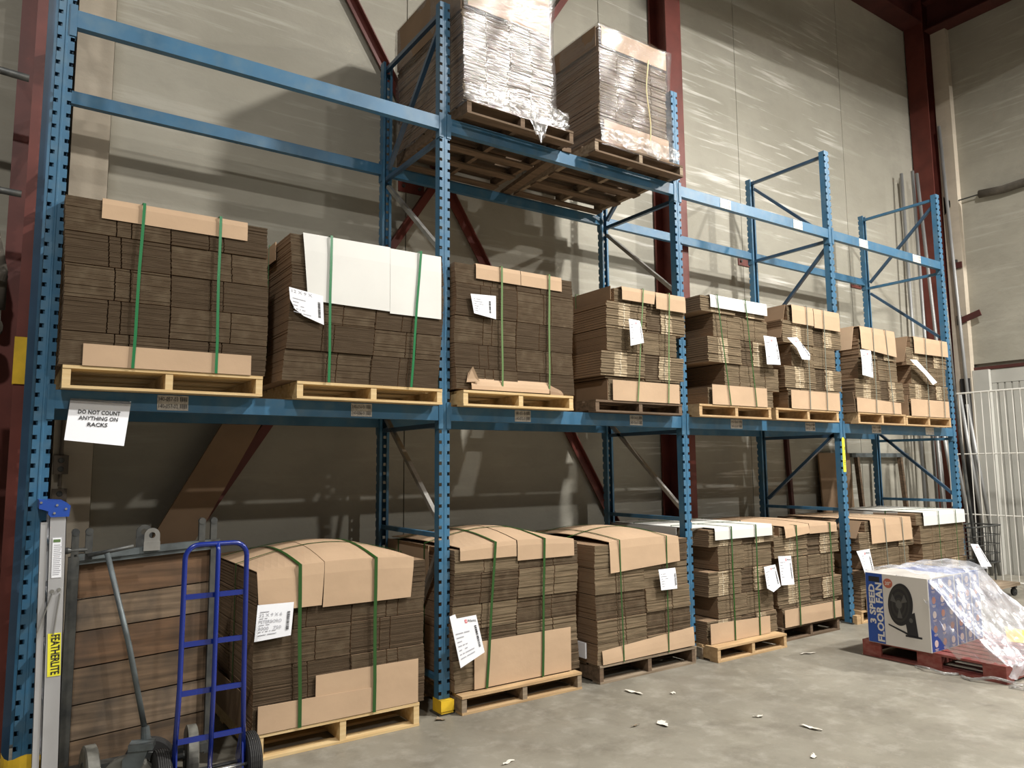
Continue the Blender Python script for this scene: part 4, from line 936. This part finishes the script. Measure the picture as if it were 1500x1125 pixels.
g = G(); g.tube([(-1.952, yb-.265, .36), (-2.04, yb-.21, .80), (-2.155, yb-.14, 1.27)], [.014, .014, .014], 12); g.build('pull_bar', 'iron_lt', t, smooth=True)
g = G(); g.tube([(-2.245, yb-.13, 1.262), (-2.03, yb-.15, 1.30)], .011, 10); g.build('pull_handle', 'iron', t, smooth=True)

# blue hand truck
t = thing('hand_truck', 'glossy blue two wheeled hand truck in front of the wooden trolley', 'hand truck', (-1.66, -.45, 0))
yh = -.52; xl, xr = -1.83, -1.515; zt = 1.335
g = G(); pts = [(xl-.01, yh+.03, .16), (xl, yh, .6), (xl+.002, yh, zt-.09)]
for k in range(1, 6): a = PI/2*k/5; pts.append((xl+.002+.07*(1-math.cos(a)), yh, zt-.07+.07*math.sin(a)-.02))
for k in range(0, 5): a = PI/2*k/5; pts.append((xr-.07+.07*math.sin(a), yh, zt-.02-.07*(1-math.cos(a))))
pts += [(xr, yh, zt-.09), (xr+.004, yh, .6), (xr+.02, yh+.03, .16)]
g.tube(pts, .0135, 12); g.build('side_frame', 'truck_blue', t, smooth=True)
g = G(); g.tube([(-1.668, yh-.002, zt-.02), (-1.668, yh-.02, zt-.05), (-1.668, yh-.02, .6), (-1.668, yh+.01, .12)], .0125, 12); g.build('centre_tube', 'truck_blue', t, smooth=True)
for z in (1.05, .81, .565, .33):
    g = G(); g.bar((xl, yh+.004, z), (xr, yh+.004, z), .012, .026); g.build('crossbar', 'truck_blue', t)
g = G(); g.cyl((xl-.05, yh+.0, .155), (xr+.05, yh+.0, .155), .008, 12); g.build('axle_rod', 'chrome', t, smooth=True)
g = G(); g.prism([(xl-.01, yh-.26, .004), (xr+.02, yh-.26, .004), (xr+.02, yh+.05, .004), (xl-.01, yh+.05, .004)], (0, 0, .006)); g.box(xl-.01, xr+.02, yh-.0, yh+.006, .004, .12); g.build('toe_plate', 'truck_blue', t)
for x, sx in ((xl-.0, -1), (xr+.012, 1)):
    g = G(); g.prism([(x-.004, yh-.01, .10), (x-.004, yh+.02, .34), (x-.004, yh+.05, .34), (x-.004, yh+.14, .15), (x-.004, yh+.12, .10)], (.008, 0, 0)); g.build('wheel_bracket', 'truck_blue', t)
wheel(xl-.055, yh+.10, .140, .140, .075, (1, 0, 0), 'rubber', 'black', t, grooves=6)
wheel(xr+.075, yh+.10, .140, .140, .075, (1, 0, 0), 'rubber', 'black', t, grooves=6)
g = G(); g.cyl((xl-.07, yh+.10, .14), (xr+.09, yh+.10, .14), .01, 10); g.build('axle', 'iron', t)

# long carton board leaning on the wall brace
g = G(); a = Vector((-1.80, 1.16, .75)); b = Vector((-1.0, 1.235, 2.04)); g.bar(a, b, .03, .26, (0, -1, 0)) if False else None
d = Vector((.62, 0, 1.0)).normalized(); n = Vector((1, 0, -.62)).normalized()
p0 = Vector((-2.42, 1.22, .02)); 
ring = [Vector((-2.17, 1.19, .02)), Vector((-1.99, 1.19, .02)), Vector((-.86, 1.26, 2.30)), Vector((-1.13, 1.26, 2.30))]
ring = [Vector((-2.40, 1.17, .0)), Vector((-1.98, 1.17, .16)), Vector((-.87, 1.25, 2.24)), Vector((-1.16, 1.25, 2.24))]
g.prism(ring, (0, .035, 0)); o = g.build('long_carton', 'kraft2'); recentre(o); tag(o, 'long flat brown carton leaning against back wall behind the trolley', 'carton')
# outlets and conduit
t = thing('wall_outlet_strip', 'brown electrical outlets and conduit on the wall above the ladder', 'outlet', (-2.31, WY-.12, 1.4))
g = G(); g.tube([(-2.31, WY-.11, 2.6), (-2.31, WY-.11, 1.6)], .012, 8); g.build('conduit', 'outlet', t)
for z in (1.75, 1.52):
    g = G(); g.box(-2.355, -2.265, WY-.15, WY-.09, z-.065, z+.065); ob = g.build('outlet_box', 'outlet', t)
    g = G()
    for dz in (-.03, .03): g.lathe((-2.31, WY-.154, z+dz), (0, 1, 0), [(0, .015), (.004, .02)], 14)
    g.build('socket', 'iron', ob)

# stuff left of the rack
t = thing('red_guard_post', 'slim red square post with a yellow band left of the blue rack', 'post', (-2.595, .3, 0))
g = G(); g.box(-2.620, -2.564, .28, .33, 0, 8.0); g.build('post_tube', 'red_steel', t)
g = G(); g.box(-2.626, -2.560, .272, .338, 2.20, 2.47); g.build('yellow_band', 'yellow', t, label='yellow band')
g = G(); g.box(-2.568, -2.532, .14, .18, 0, 6.5); o = g.build('steel_strip', 'blue_dk'); recentre(o); tag(o, 'narrow dark blue steel strip just left of the leftmost rack post', 'strip')
def pipes(name, label, cat, pts, r, m='zinc', extra=None):
    t = thing(name, label, cat, pts[-1]); m = 'foam' if m == 'zinc' else m; g = G(); g.tube(pts, r, 12); g.build('pipe', m, t, smooth=True)
    if extra:
        for c, ax, rr, w in extra:
            g = G(); g.lathe(c, ax, [(-w/2, rr*.7), (-w/2*.8, rr), (w/2*.8, rr), (w/2, rr*.7)], 18); g.build('flange', m, t)
    return t
pipes('steam_pipe', 'grey pipe sloping down to a round fitting at the left edge', 'pipe', [(-2.95, .9, 3.9), (-2.80, .95, 3.35), (-2.72, 1.0, 3.0), (-2.72, 1.0, 2.75)], .035, extra=[((-2.76, .95, 2.62), (0, 1, 0), .07, .10), ((-2.735, .97, 2.95), (.2, 0, 1), .05, .06)])
pipes('steam_pipe', 'grey pipe running level behind the red post near the top left', 'pipe', [(-3.4, .8, 4.30), (-2.64, .8, 4.25)], .024, 'iron')
pipes('steam_pipe', 'dark level pipe behind the red post halfway up the left edge', 'pipe', [(-3.4, .8, 3.5), (-2.64, .8, 3.47)], .022, 'iron')
pipes('steam_pipe', 'thin grey pipe slanting to the floor at the lower left edge', 'pipe', [(-2.95, .9, 2.7), (-2.73, .95, 2.1), (-2.76, .95, 0)], .02)
g = G(); g.box(-2.76, -2.70, .6, .66, 0, 2.5); o = g.build('timber_post', 'wood_old'); recentre(o); tag(o, 'weathered timber post standing at the lower left edge', 'post')

# ================================================================== RIGHT END
# ribbed white door in the right wall
t = bpy.data.objects.new('door_1', None); COL.objects.link(t); t.location = (RX+.03, -.6, 0); t['kind'] = 'structure'
for k in range(46):
    y = .84-.0*k-(k+1)*.10
    part_box('door_rib', t, RX+.005, RX+.05, y+.012, y+.088, 0, 2.95, 'white_panel')
g = G(); g.box(RX+.03, RX+.06, -3.8, .85, 0, 2.95); g.build('door_backing', 'white_panel', t)
g = G(); g.box(RX+.0, RX+.06, -3.8, .85, 2.955, 3.17); g.build('door_header', 'white_panel', t)
g = G(); g.box(RX-.02, RX+.05, -3.85, .87, 3.175, 3.225); g.build('door_lintel', 'red_steel_dk', t)
g = G(); g.box(RX-.09, RX-.001, .62, .855, 0, 3.17); g.build('door_jamb', 'white_panel', t)
g = G(); g.box(RX-.16, RX-.122, .88, 1.02, 0, 3.05); g.build('dark_gap_strip', 'rubber', t)  # added black strip, stands for the dark gap over the lower pilaster
# wire fence
fx = 8.72
t = thing('wire_fence', 'white wire mesh fence panel right of the rack end', 'fence', (fx, -.6, 0))
ya, yb_ = .64, -2.6
for z in (2.70, 1.83, .98, .09):
    g = G(); g.tube([(fx, ya, z), (fx, yb_, z)], .013 if z in (2.70, .09) else .009, 8); g.build('rail', 'white_wire', t)
k = 0
y = ya
while y > yb_:
    g = G(); g.tube([(fx-.008, y, .09), (fx-.008, y, 2.70)], .013 if k == 0 else .007, 8); g.build('wire', 'white_wire', t); y -= .098; k += 1
for y in (.60, -1.2, -2.5):
    g = G(); g.cyl((fx, y, 0), (fx, y, .09), .018, 8); g.build('foot', 'white_wire', t)
# fan tube door spring on the right wall
t = thing('door_spring', 'dusty sleeved door spring hung on a cable across the right wall', 'spring', (RX-.1, .5, 6.0))
g = G(); g.tube([(RX-.10, 1.0, 5.99), (RX-.10, .52, 6.0)], .012, 8); g.build('cable', 'iron', t)
g = G(); g.tube([(RX-.10, .54, 6.0), (RX-.10, .2, 5.97), (RX-.10, -.3, 6.0), (RX-.10, -1.4, 6.1)], .065, 12); g.build('sleeve', 'foam', t, smooth=True)
g = G(); g.prism([(RX-.02, 1.08, 5.80), (RX-.02, 1.08, 6.12), (RX-.02, .98, 6.02), (RX-.02, .98, 5.92)], (-.10, 0, 0)); g.build('anchor_bracket', 'iron', t)
for z, l, ln in ((4.02, 'slanting rusty bracket on the pale pilaster beside the corner', .34), (4.95, 'short dark bracket on the pale pilaster behind the last upright', .12)):
    t = thing('wall_bracket', l, 'bracket', (RX-.15, .8, z))
    g = G(); g.bar((RX-.15, .98, z-.04), (RX-.15, .98-ln, z+.06 if ln > .2 else z-.04), .02, .10); g.build('bracket_arm', 'red_steel_dk', t)
    g = G(); g.box(RX-.155, RX-.122, .93, 1.0, z-.09, z+.06); g.build('bracket_plate', 'iron', t)
# long pipes leaning in the corner
specs = [((9.1, 1.22, 0), (9.25, 1.32, 6.42)), ((9.3, 1.14, 0), (9.45, 1.24, 6.48)), ((9.75, 1.04, 0), (9.40, 1.15, 6.40)), ((9.95, .80, 0), (9.98, 1.02, 7.30)), ((9.0, .90, 0), (9.12, 1.0, 2.55)), ((9.45, .83, 0), (9.1, .93, 2.65)), ((9.6, .76, 0), (9.2, .86, 2.7)), ((9.85, .69, 0), (9.5, .79, 2.75)), ((9.95, .62, 0), (9.55, .72, 2.6)), ((9.2, .97, 0), (9.3, 1.07, 2.9))]
PLAB = ['long steel pipe in the far corner, leftmost of those rising above the shelf', 'long steel pipe in the far corner, middle one of those rising above the shelf', 'long steel pipe crossing the others just before the red corner column', 'tallest steel pipe, standing against the pale pilaster right of the corner column',
        'short steel pipe under the shelf, leftmost at the foot of the bundle', 'short steel pipe under the shelf leaning left across the bundle', 'short steel pipe under the shelf in the middle of the bundle', 'short steel pipe under the shelf, second from the right in the bundle', 'short steel pipe under the shelf, rightmost foot of the bundle', 'short steel pipe just above shelf height at the back of the bundle']
for k, (a, b) in enumerate(specs):
    g = G(); g.tube([a, b], .026, 10); o = g.build('steel_pipe', 'steel_pipe', smooth=True); recentre(o)
    tall = b[2] > 5
    tag(o, PLAB[k], 'pipe', 'steel pipes leaning in the corner')
pipes('black_hose_pipe', 'dark slanting pole leaning outside the last rack upright by the fence', 'pole', [(8.02, .02, .0), (7.86, .03, 1.2), (7.74, .05, 2.6), (7.64, .06, 5.15)], .02, 'iron')
# frames and boards leaning behind the lower shelf
g = G(); p = [(6.62, 1.28, 0), (7.36, 1.28, 0), (7.36, 1.36, 1.86), (6.62, 1.36, 1.86)]
g.prism(p, (0, .02, 0)); o = g.build('plywood_board', 'kraft2'); recentre(o); tag(o, 'brown plywood board leaning on back wall in the rightmost lower bay', 'board')
g = G(); g.bar((6.02, 1.35, 0), (6.0, 1.42, 2.10), .05, .05); o = g.build('timber_strip', 'red_steel_dk'); recentre(o); tag(o, 'thin dark upright strip on back wall in the third lower bay', 'strip')
t = thing('window_frame', 'old grey empty window frame leaning on back wall behind the last lower stack', 'frame', (8.3, 1.3, 0))
for x in (7.55, 8.05, 8.72):
    g = G(); g.bar((x, 1.25, 0), (x, 1.37, 1.80), .05, .06); g.build('stile', 'wood_dark', t)
g = G(); g.bar((7.40, 1.37, 1.83), (8.95, 1.37, 1.83), .05, .06); g.build('rail', 'iron_lt', t)
g = G(); g.bar((7.5, 1.24, .06), (8.8, 1.24, .06), .05, .06); g.build('rail', 'wood_dark', t)
# wire basket on a low dolly
t = thing('wire_basket', 'dark wire basket standing on the low dolly before the fence', 'basket', (7.85, -.2, .3))
def bring(z, inset): return [(7.62+inset, .26-inset*.5, z), (8.38-inset, .26-inset*.5, z), (8.38-inset, -.10+inset*.5, z), (7.62+inset, -.10+inset*.5, z)]
for z, r in ((.88, .012), (.76, .006), (.64, .006), (.52, .006), (.40, .010)):
    q_ = bring(z, .08*(.88-z)); g = G(); g.tube(q_+[q_[0]], r, 6); g.build('hoop', 'iron', t)
g = G()
for i in range(12):
    f = i/11
    for a, b in ((0, 1), (3, 2)):
        T_, B_ = bring(.88, 0), bring(.40, .04); p = Vector(T_[a]).lerp(Vector(T_[b]), f); q_ = Vector(B_[a]).lerp(Vector(B_[b]), f); g.tube([p, q_], .004, 5)
for i in range(6):
    f = i/5
    for a, b in ((0, 3), (1, 2)):
        T_, B_ = bring(.88, 0), bring(.40, .04); p = Vector(T_[a]).lerp(Vector(T_[b]), f); q_ = Vector(B_[a]).lerp(Vector(B_[b]), f); g.tube([p, q_], .004, 5)
for i in range(12):
    B_ = bring(.40, .04); f = i/11; g.tube([Vector(B_[0]).lerp(Vector(B_[1]), f), Vector(B_[3]).lerp(Vector(B_[2]), f)], .004, 5)
g.build('wire_mesh', 'iron', t, kind='stuff')
for (x, y) in ((7.74, .2), (8.26, .2), (8.26, -.05), (7.74, -.05)):
    g = G(); g.cyl((x, y, .17), (x, y, .41), .011, 8); g.build('leg', 'iron', t)
t = thing('low_dolly', 'low flat grey dolly on black casters under the wire basket', 'dolly', (7.9, -.2, 0))
g = G(); g.box(7.56, 8.30, -.32, .18, .13, .168); g.build('platform', 'wood_old', t)
for (x, y) in ((7.64, -.27), (8.22, -.27), (7.64, .12), (8.22, .12)):
    wheel(x, y, .05, .05, .03, (.2, 1, 0), 'rubber', 'iron', t, 'caster')
    g = G(); g.box(x-.025, x+.025, y-.03, y+.03, .10, .13); g.build('caster_plate', 'iron', t)

# ================================================================== FAN BOXES ON THE RED PALLET
px0, px1, py0, py1 = 3.86, 5.06, -1.97, -.80
t = thing('red_pallet', 'red painted wooden pallet on the floor under the fan boxes', 'pallet', ((px0+px1)/2, (py0+py1)/2, 0), None)
for y in (py0+.02, (py0+py1)/2, py1-.02): part_box('stringer', t, px0+.002, px1, y-.02, y+.02, .016, .118, 'red_wood')
for i in range(3): part_box('side_block', t, px0, px0+.02, [py0+.002, (py0+py1)/2-.10, py1-.17][i], [py0+.17, (py0+py1)/2+.10, py1-.002][i], .016, .118, 'red_wood')
for i in range(9):
    w = .108; x = px0+i*(px1-px0-w)/8; part_box('deck_board', t, x, x+w, py0, py1, .1185+.0, .136, 'red_wood')
for i in range(3):
    w = .12; x = px0+i*(px1-px0-w)/2; part_box('bottom_board', t, x, x+w, py0, py1, 0.001, .0155, 'red_wood')
bx0 = 3.825; by0, by1 = -1.43, -.885; bz0, bz1 = .137, .74
xs = [3.90, 4.30, 4.50, 4.70, 4.90]
bx = [(3.885, 4.145), (4.15, 4.41), (4.415, 4.675), (4.68, 4.94)]
bx = [(3.875, 4.28), (4.285, 4.44), (4.445, 4.60), (4.605, 4.78)]
fan_labels = ['large printed fan box with 3 SPEED FLOOR FAN front, nearest the rack on red pallet', 'blue printed fan box second in the row under plastic film', 'blue printed fan box third in the row under plastic film', 'blue printed fan box last in the row at the right under plastic film']
for i, (a, b) in enumerate(bx):
    t = thing('fan_box', fan_labels[i], 'box', ((a+b)/2, (by0+by1)/2, bz0), 'fan boxes on the red pallet')
    a = bx0 if i == 0 else a; e = .0 if i == 0 else .006*i
    g = G(); g.box(a, b, by0+e, by1+.0, bz0, bz1-e*.6); c = g.build('carton', 'box_white', t)
    # printed side facing the floor space
    g = G(); yy = by0+e-.0015
    g.poly([(a+.012, yy, bz0+.005), (b-.014, yy, bz0+.005), (b-.014, yy, bz1-.01), (a+.012, yy, bz1-.01)]); g.build('blue_panel', 'box_blue', c)
    g = G(); g2 = G(); ncol = 3 if i == 0 else 1
    for r in range(5):
        for cc in range(ncol):
            xc = a+.012+(b-a-.026)*(cc+.5)/ncol; zc = bz1-.065-r*.118
            g.lathe((xc, yy-.0005, zc), (0, 1, 0), [(-.0006, .030), (0, .030)], 14, (r+cc) % 2)
            for q_ in range(2): g2.poly([(xc-.03+q_*.008, yy-.0008, zc-.046-q_*.01), (xc+.03-q_*.008, yy-.0008, zc-.046-q_*.01), (xc+.03-q_*.008, yy-.0008, zc-.041-q_*.01), (xc-.03+q_*.008, yy-.0008, zc-.041-q_*.01)])
    g.build('round_icon', ['icon', 'orange'], c); g2.build('caption', 'icon', c)
    g = G(); g.poly([(a+.01, by0+.02, bz1-e*.6+.0012), (b-.01, by0+.02, bz1-e*.6+.0012), (b-.01, by1-.02, bz1-e*.6+.0012), (a+.01, by1-.02, bz1-e*.6+.0012)])
    if i: g.build('blue_top', 'box_blue', c)
    if i == 0:
        X = a-.0015
        g = G(); g.poly([(X, by1-.002, bz0+.003), (X, by1-.155, bz0+.003), (X, by1-.155, bz1-.003), (X, by1-.002, bz1-.003)]); g.build('blue_band', 'box_blue', c)
        g = G(); g.poly([(X-.001, by1-.03, bz1-.03), (X-.001, by1-.13, bz1-.03), (X-.001, by1-.13, bz1-.075), (X-.001, by1-.03, bz1-.075)]); g.build('dark_band', 'ink', c)
        g = G(); add_text(g, '3 SPEED', (X-.0015, by1-.078, bz0+.165), (0, 0, 1), (0, 1, 0), .074, bold=.035, width=.34); add_text(g, 'FLOOR FAN', (X-.0015, by1-.147, bz0+.018), (0, 0, 1), (0, 1, 0), .082, bold=.035, width=.505)
        g.build('lettering', 'box_white', c)
        # 20 inch badge
        yc, zc = by1-.205, bz1-.075
        g = G(); g.lathe((X-.0005, yc, zc), (1, 0, 0), [(-.0008, .041), (0, .041)], 28); g.build('badge', 'orange', c)
        g = G(); add_text(g, '20"', (X-.002, yc, zc-.015), (0, -1, 0), (0, 0, 1), .04, bold=.015, align='c'); g.build('badge_lettering', 'box_white', c)
        # printed picture of the fan: drum, grille rings, stand
        yc, zc = by1-.305, bz0+.36
        def ell(g, cy, cz, ry, rz, m, off, n=40, rot=.0):
            g.poly([(X-off, cy-(ry*math.cos(2*PI*k/n)*math.cos(rot)-rz*math.sin(2*PI*k/n)*math.sin(rot)), cz+(ry*math.cos(2*PI*k/n)*math.sin(rot)+rz*math.sin(2*PI*k/n)*math.cos(rot))) for k in range(n)], m)
        g = G(); ell(g, yc, zc, .108, .180, 0, .001, rot=-.12)
        ell(g, yc+.01, zc+.005, .092, .158, 1, .0016, rot=-.12)
        for k, q_ in enumerate((.86, .70, .54, .38)): ell(g, yc+.012, zc, .092*q_, .155*q_, k % 2, .0019+.0002*k, rot=-.12)
        ell(g, yc+.012, zc, .026, .036, 2, .0030)
        for k in range(3):
            a_ = .6+k*2.1; g.poly([(X-.0026, yc+.012-.02*math.cos(a_), zc+.02*math.sin(a_)), (X-.0026, yc+.012-.075*math.cos(a_-.35), zc+.12*math.sin(a_-.35)), (X-.0026, yc+.012-.075*math.cos(a_+.25), zc+.12*math.sin(a_+.25))], 2)
        g.poly([(X-.0012, yc-.03, zc-.10), (X-.0012, yc-.12, zc-.05), (X-.0012, yc-.14, zc-.25), (X-.0012, yc-.05, zc-.25)], 0)
        g.poly([(X-.0012, yc-.03, zc-.262), (X-.0012, yc-.17, zc-.262), (X-.0012, yc-.17, zc-.246), (X-.0012, yc-.03, zc-.246)], 0)
        g.poly([(X-.0014, yc+.115, zc-.188), (X-.0014, yc-.06, zc-.25), (X-.0014, yc-.06, zc-.232), (X-.0014, yc+.115, zc-.176)], 0)
        ell(g, yc-.085, zc-.12, .016, .020, 2, .0022)
        g.build('fan_picture', ['ink', 'fan_dark', 'fan_grey'], c)
# plastic film over the boxes
t = thing('plastic_film', 'loose clear plastic film draped over the fan boxes and red pallet', 'plastic film', (4.5, -1.3, .0))
R = random.Random(8)
A = [(3.83, -1.16, .745), (3.83, -1.30, .742), (3.83, -1.42, .735), (3.95, -1.45, .742), (4.2, -1.46, .745), (4.5, -1.46, .745), (4.78, -1.46, .745), (4.84, -1.38, .745), (4.86, -1.2, .745), (4.86, -1.0, .745)]
B = [(3.835, -1.62, .145), (3.83, -1.80, .145), (3.83, -1.99, .14), (4.02, -2.0, .14), (4.2, -2.0, .142), (4.45, -2.0, .142), (4.75, -2.0, .142), (5.12, -2.0, .14), (5.30, -1.7, .10), (5.4, -1.2, .02)]
def interp(L_, f):
    s_ = f*(len(L_)-1); i = min(int(s_), len(L_)-2); return Vector(L_[i]).lerp(Vector(L_[i+1]), s_-i)
from mathutils import noise
NU, NV = 200, 60; P = []
for i in range(NU+1):
    f = i/NU; a = interp(A, f); b = interp(B, f); row = []
    for k in range(NV+1):
        v = k/NV; p = a.lerp(b, v); sag = math.sin(PI*v)
        p.z += -.05*sag+(.045*noise.noise((f*16, v*1.6, 1.3))+.022*noise.noise((f*45+v*6, v*3, 4.3))+.008*noise.noise((f*110, v*9, 7)))*min(1, v*5)*(1-v*.3)
        p.y += -(.006+.028*abs(noise.noise((f*22, v*2.2, 9.1))))*sag; p.x += .02*noise.noise((f*9, v*5, 2.2))*sag
        row.append(p)
    P.append(row)
g = G(); g.grid(P); g.build('drape', 'film', t, smooth=True)
P = []
for i in range(61):
    row = []
    for k in range(31):
        x = 3.84+1.02*i/60; y = -1.46+.62*k/30; u = i/60; w = k/30
        z = .748+.016+.04*math.sin(PI*min(1, w*1.1))*(.6+.4*math.sin(u*6+w*2))+.012*math.sin(u*9+w*11+2*math.sin(w*5))+.006*math.sin(u*31-w*14+3*math.sin(u*4))+R.uniform(-.002, .002)
        if k == 0: z = .748
        if k > 26: z -= .03*(k-26); y = -.875+.004*math.sin(i)
        row.append((x, y, max(z, .55)))
    P.append(row)
g = G(); g.grid(P); g.build('top_crumple', 'film', t, smooth=True)
P = []   # bunched lower hem
for i in range(61):
    f = i/60; x = 3.86+1.2*f; P.append([(x+R.uniform(-.006, .006), -2.0-.015*math.sin(k*.8+i*.5), .15-.013*k+.008*math.sin(i*.9+k)) for k in range(9)])
g = G(); g.grid(P); g.build('hem', 'film', t, smooth=True)
g = G(); e = .75
c_ = Vector((4.42, -1.83, .275)); u_ = Vector((.13, -.05, -.005)); w_ = Vector((.05, .075, .055))
g.prism([c_-u_-w_*.6, c_+u_*.7-w_, c_+u_+w_*.4, c_-u_*.3+w_], (0, 0, .002)); g.build('yellow_warning_sticker', 'yellow', t, label='yellow sticker on the film')
def squig(pts, r, n=5):
    out = []
    for p, q_ in zip(pts, pts[1:]):
        for k in range(n): out.append(Vector(p).lerp(Vector(q_), k/n)+Vector((R.uniform(-.01, .01), R.uniform(-.01, .01), 0)))
    out.append(Vector(pts[-1])); return out
for lab_, pts in (('thin loop of torn white film on floor before the red pallet', [(3.80, -1.30, .012), (3.74, -1.42, .03), (3.76, -1.55, .012), (3.84, -1.62, .01)]), ('long tangled strand of torn white film on floor at the pallet corner', [(3.80, -1.66, .012), (3.74, -1.76, .014), (3.80, -1.90, .05), (3.92, -2.06, .012), (3.78, -2.02, .012), (3.83, -2.2, .012)])):
    g = G(); g.tube(squig(pts, .02), .012, 6); o = g.build('film_strand', 'wrap_milky', smooth=True); recentre(o); tag(o, lab_, 'film strand')

# ================================================================== floor scraps
sc = [(1.40, -.43, .10, .03, 'curled torn strip of paper on the floor before the third lower stack'), (1.08, -1.05, .07, .04, 'crumpled white paper scrap in the middle of the bare floor'), (1.71, -1.32, .05, .022, 'small white scrap on floor right of the crumpled one'),
      (1.80, -1.66, .09, .03, 'ragged forked white scrap on the floor nearer the right'), (3.47, -.50, .10, .025, 'thin pale litter on the floor before the fourth lower stack'), (1.39, -1.95, .04, .02, 'tiny white chip on floor near the bottom edge'),
      (.90, -.97, .05, .012, 'thin dark sliver left of the crumpled paper'), (-.12, -.99, .06, .012, 'thin pale sliver on floor at the bottom edge'), (-.08, -.10, .05, .03, 'dirty wood chip on floor by the yellow taped post foot'), (1.62, -.62, .025, .02, 'pale crumb on the floor before the third upright')]
for k, (x, y, l, w, lab_) in enumerate(sc):
    l *= 1.6; w *= 1.5; R = random.Random(k+50); a = R.uniform(0, PI); P = []
    for i in range(9):
        f = i/8-.5; row = []
        for j in range(4):
            h = (j/3-.5)*w*(1.1-abs(f)*1.6+R.uniform(-.3, .4))+.3*w*math.sin(f*4+k); xx = f*l; zz = .002+.006*abs(math.sin(f*5+k))+.004*j/3+R.uniform(0, .002)
            row.append((x+xx*math.cos(a)-h*math.sin(a), y+xx*math.sin(a)+h*math.cos(a), zz))
        P.append(row)
    g = G(); g.slab(P, (0, 0, .001)); o = g.build('paper_scrap', 'debris' if k not in (6, 8) else 'wood_old'); recentre(o); tag(o, lab_, 'scrap', 'scraps on the floor')
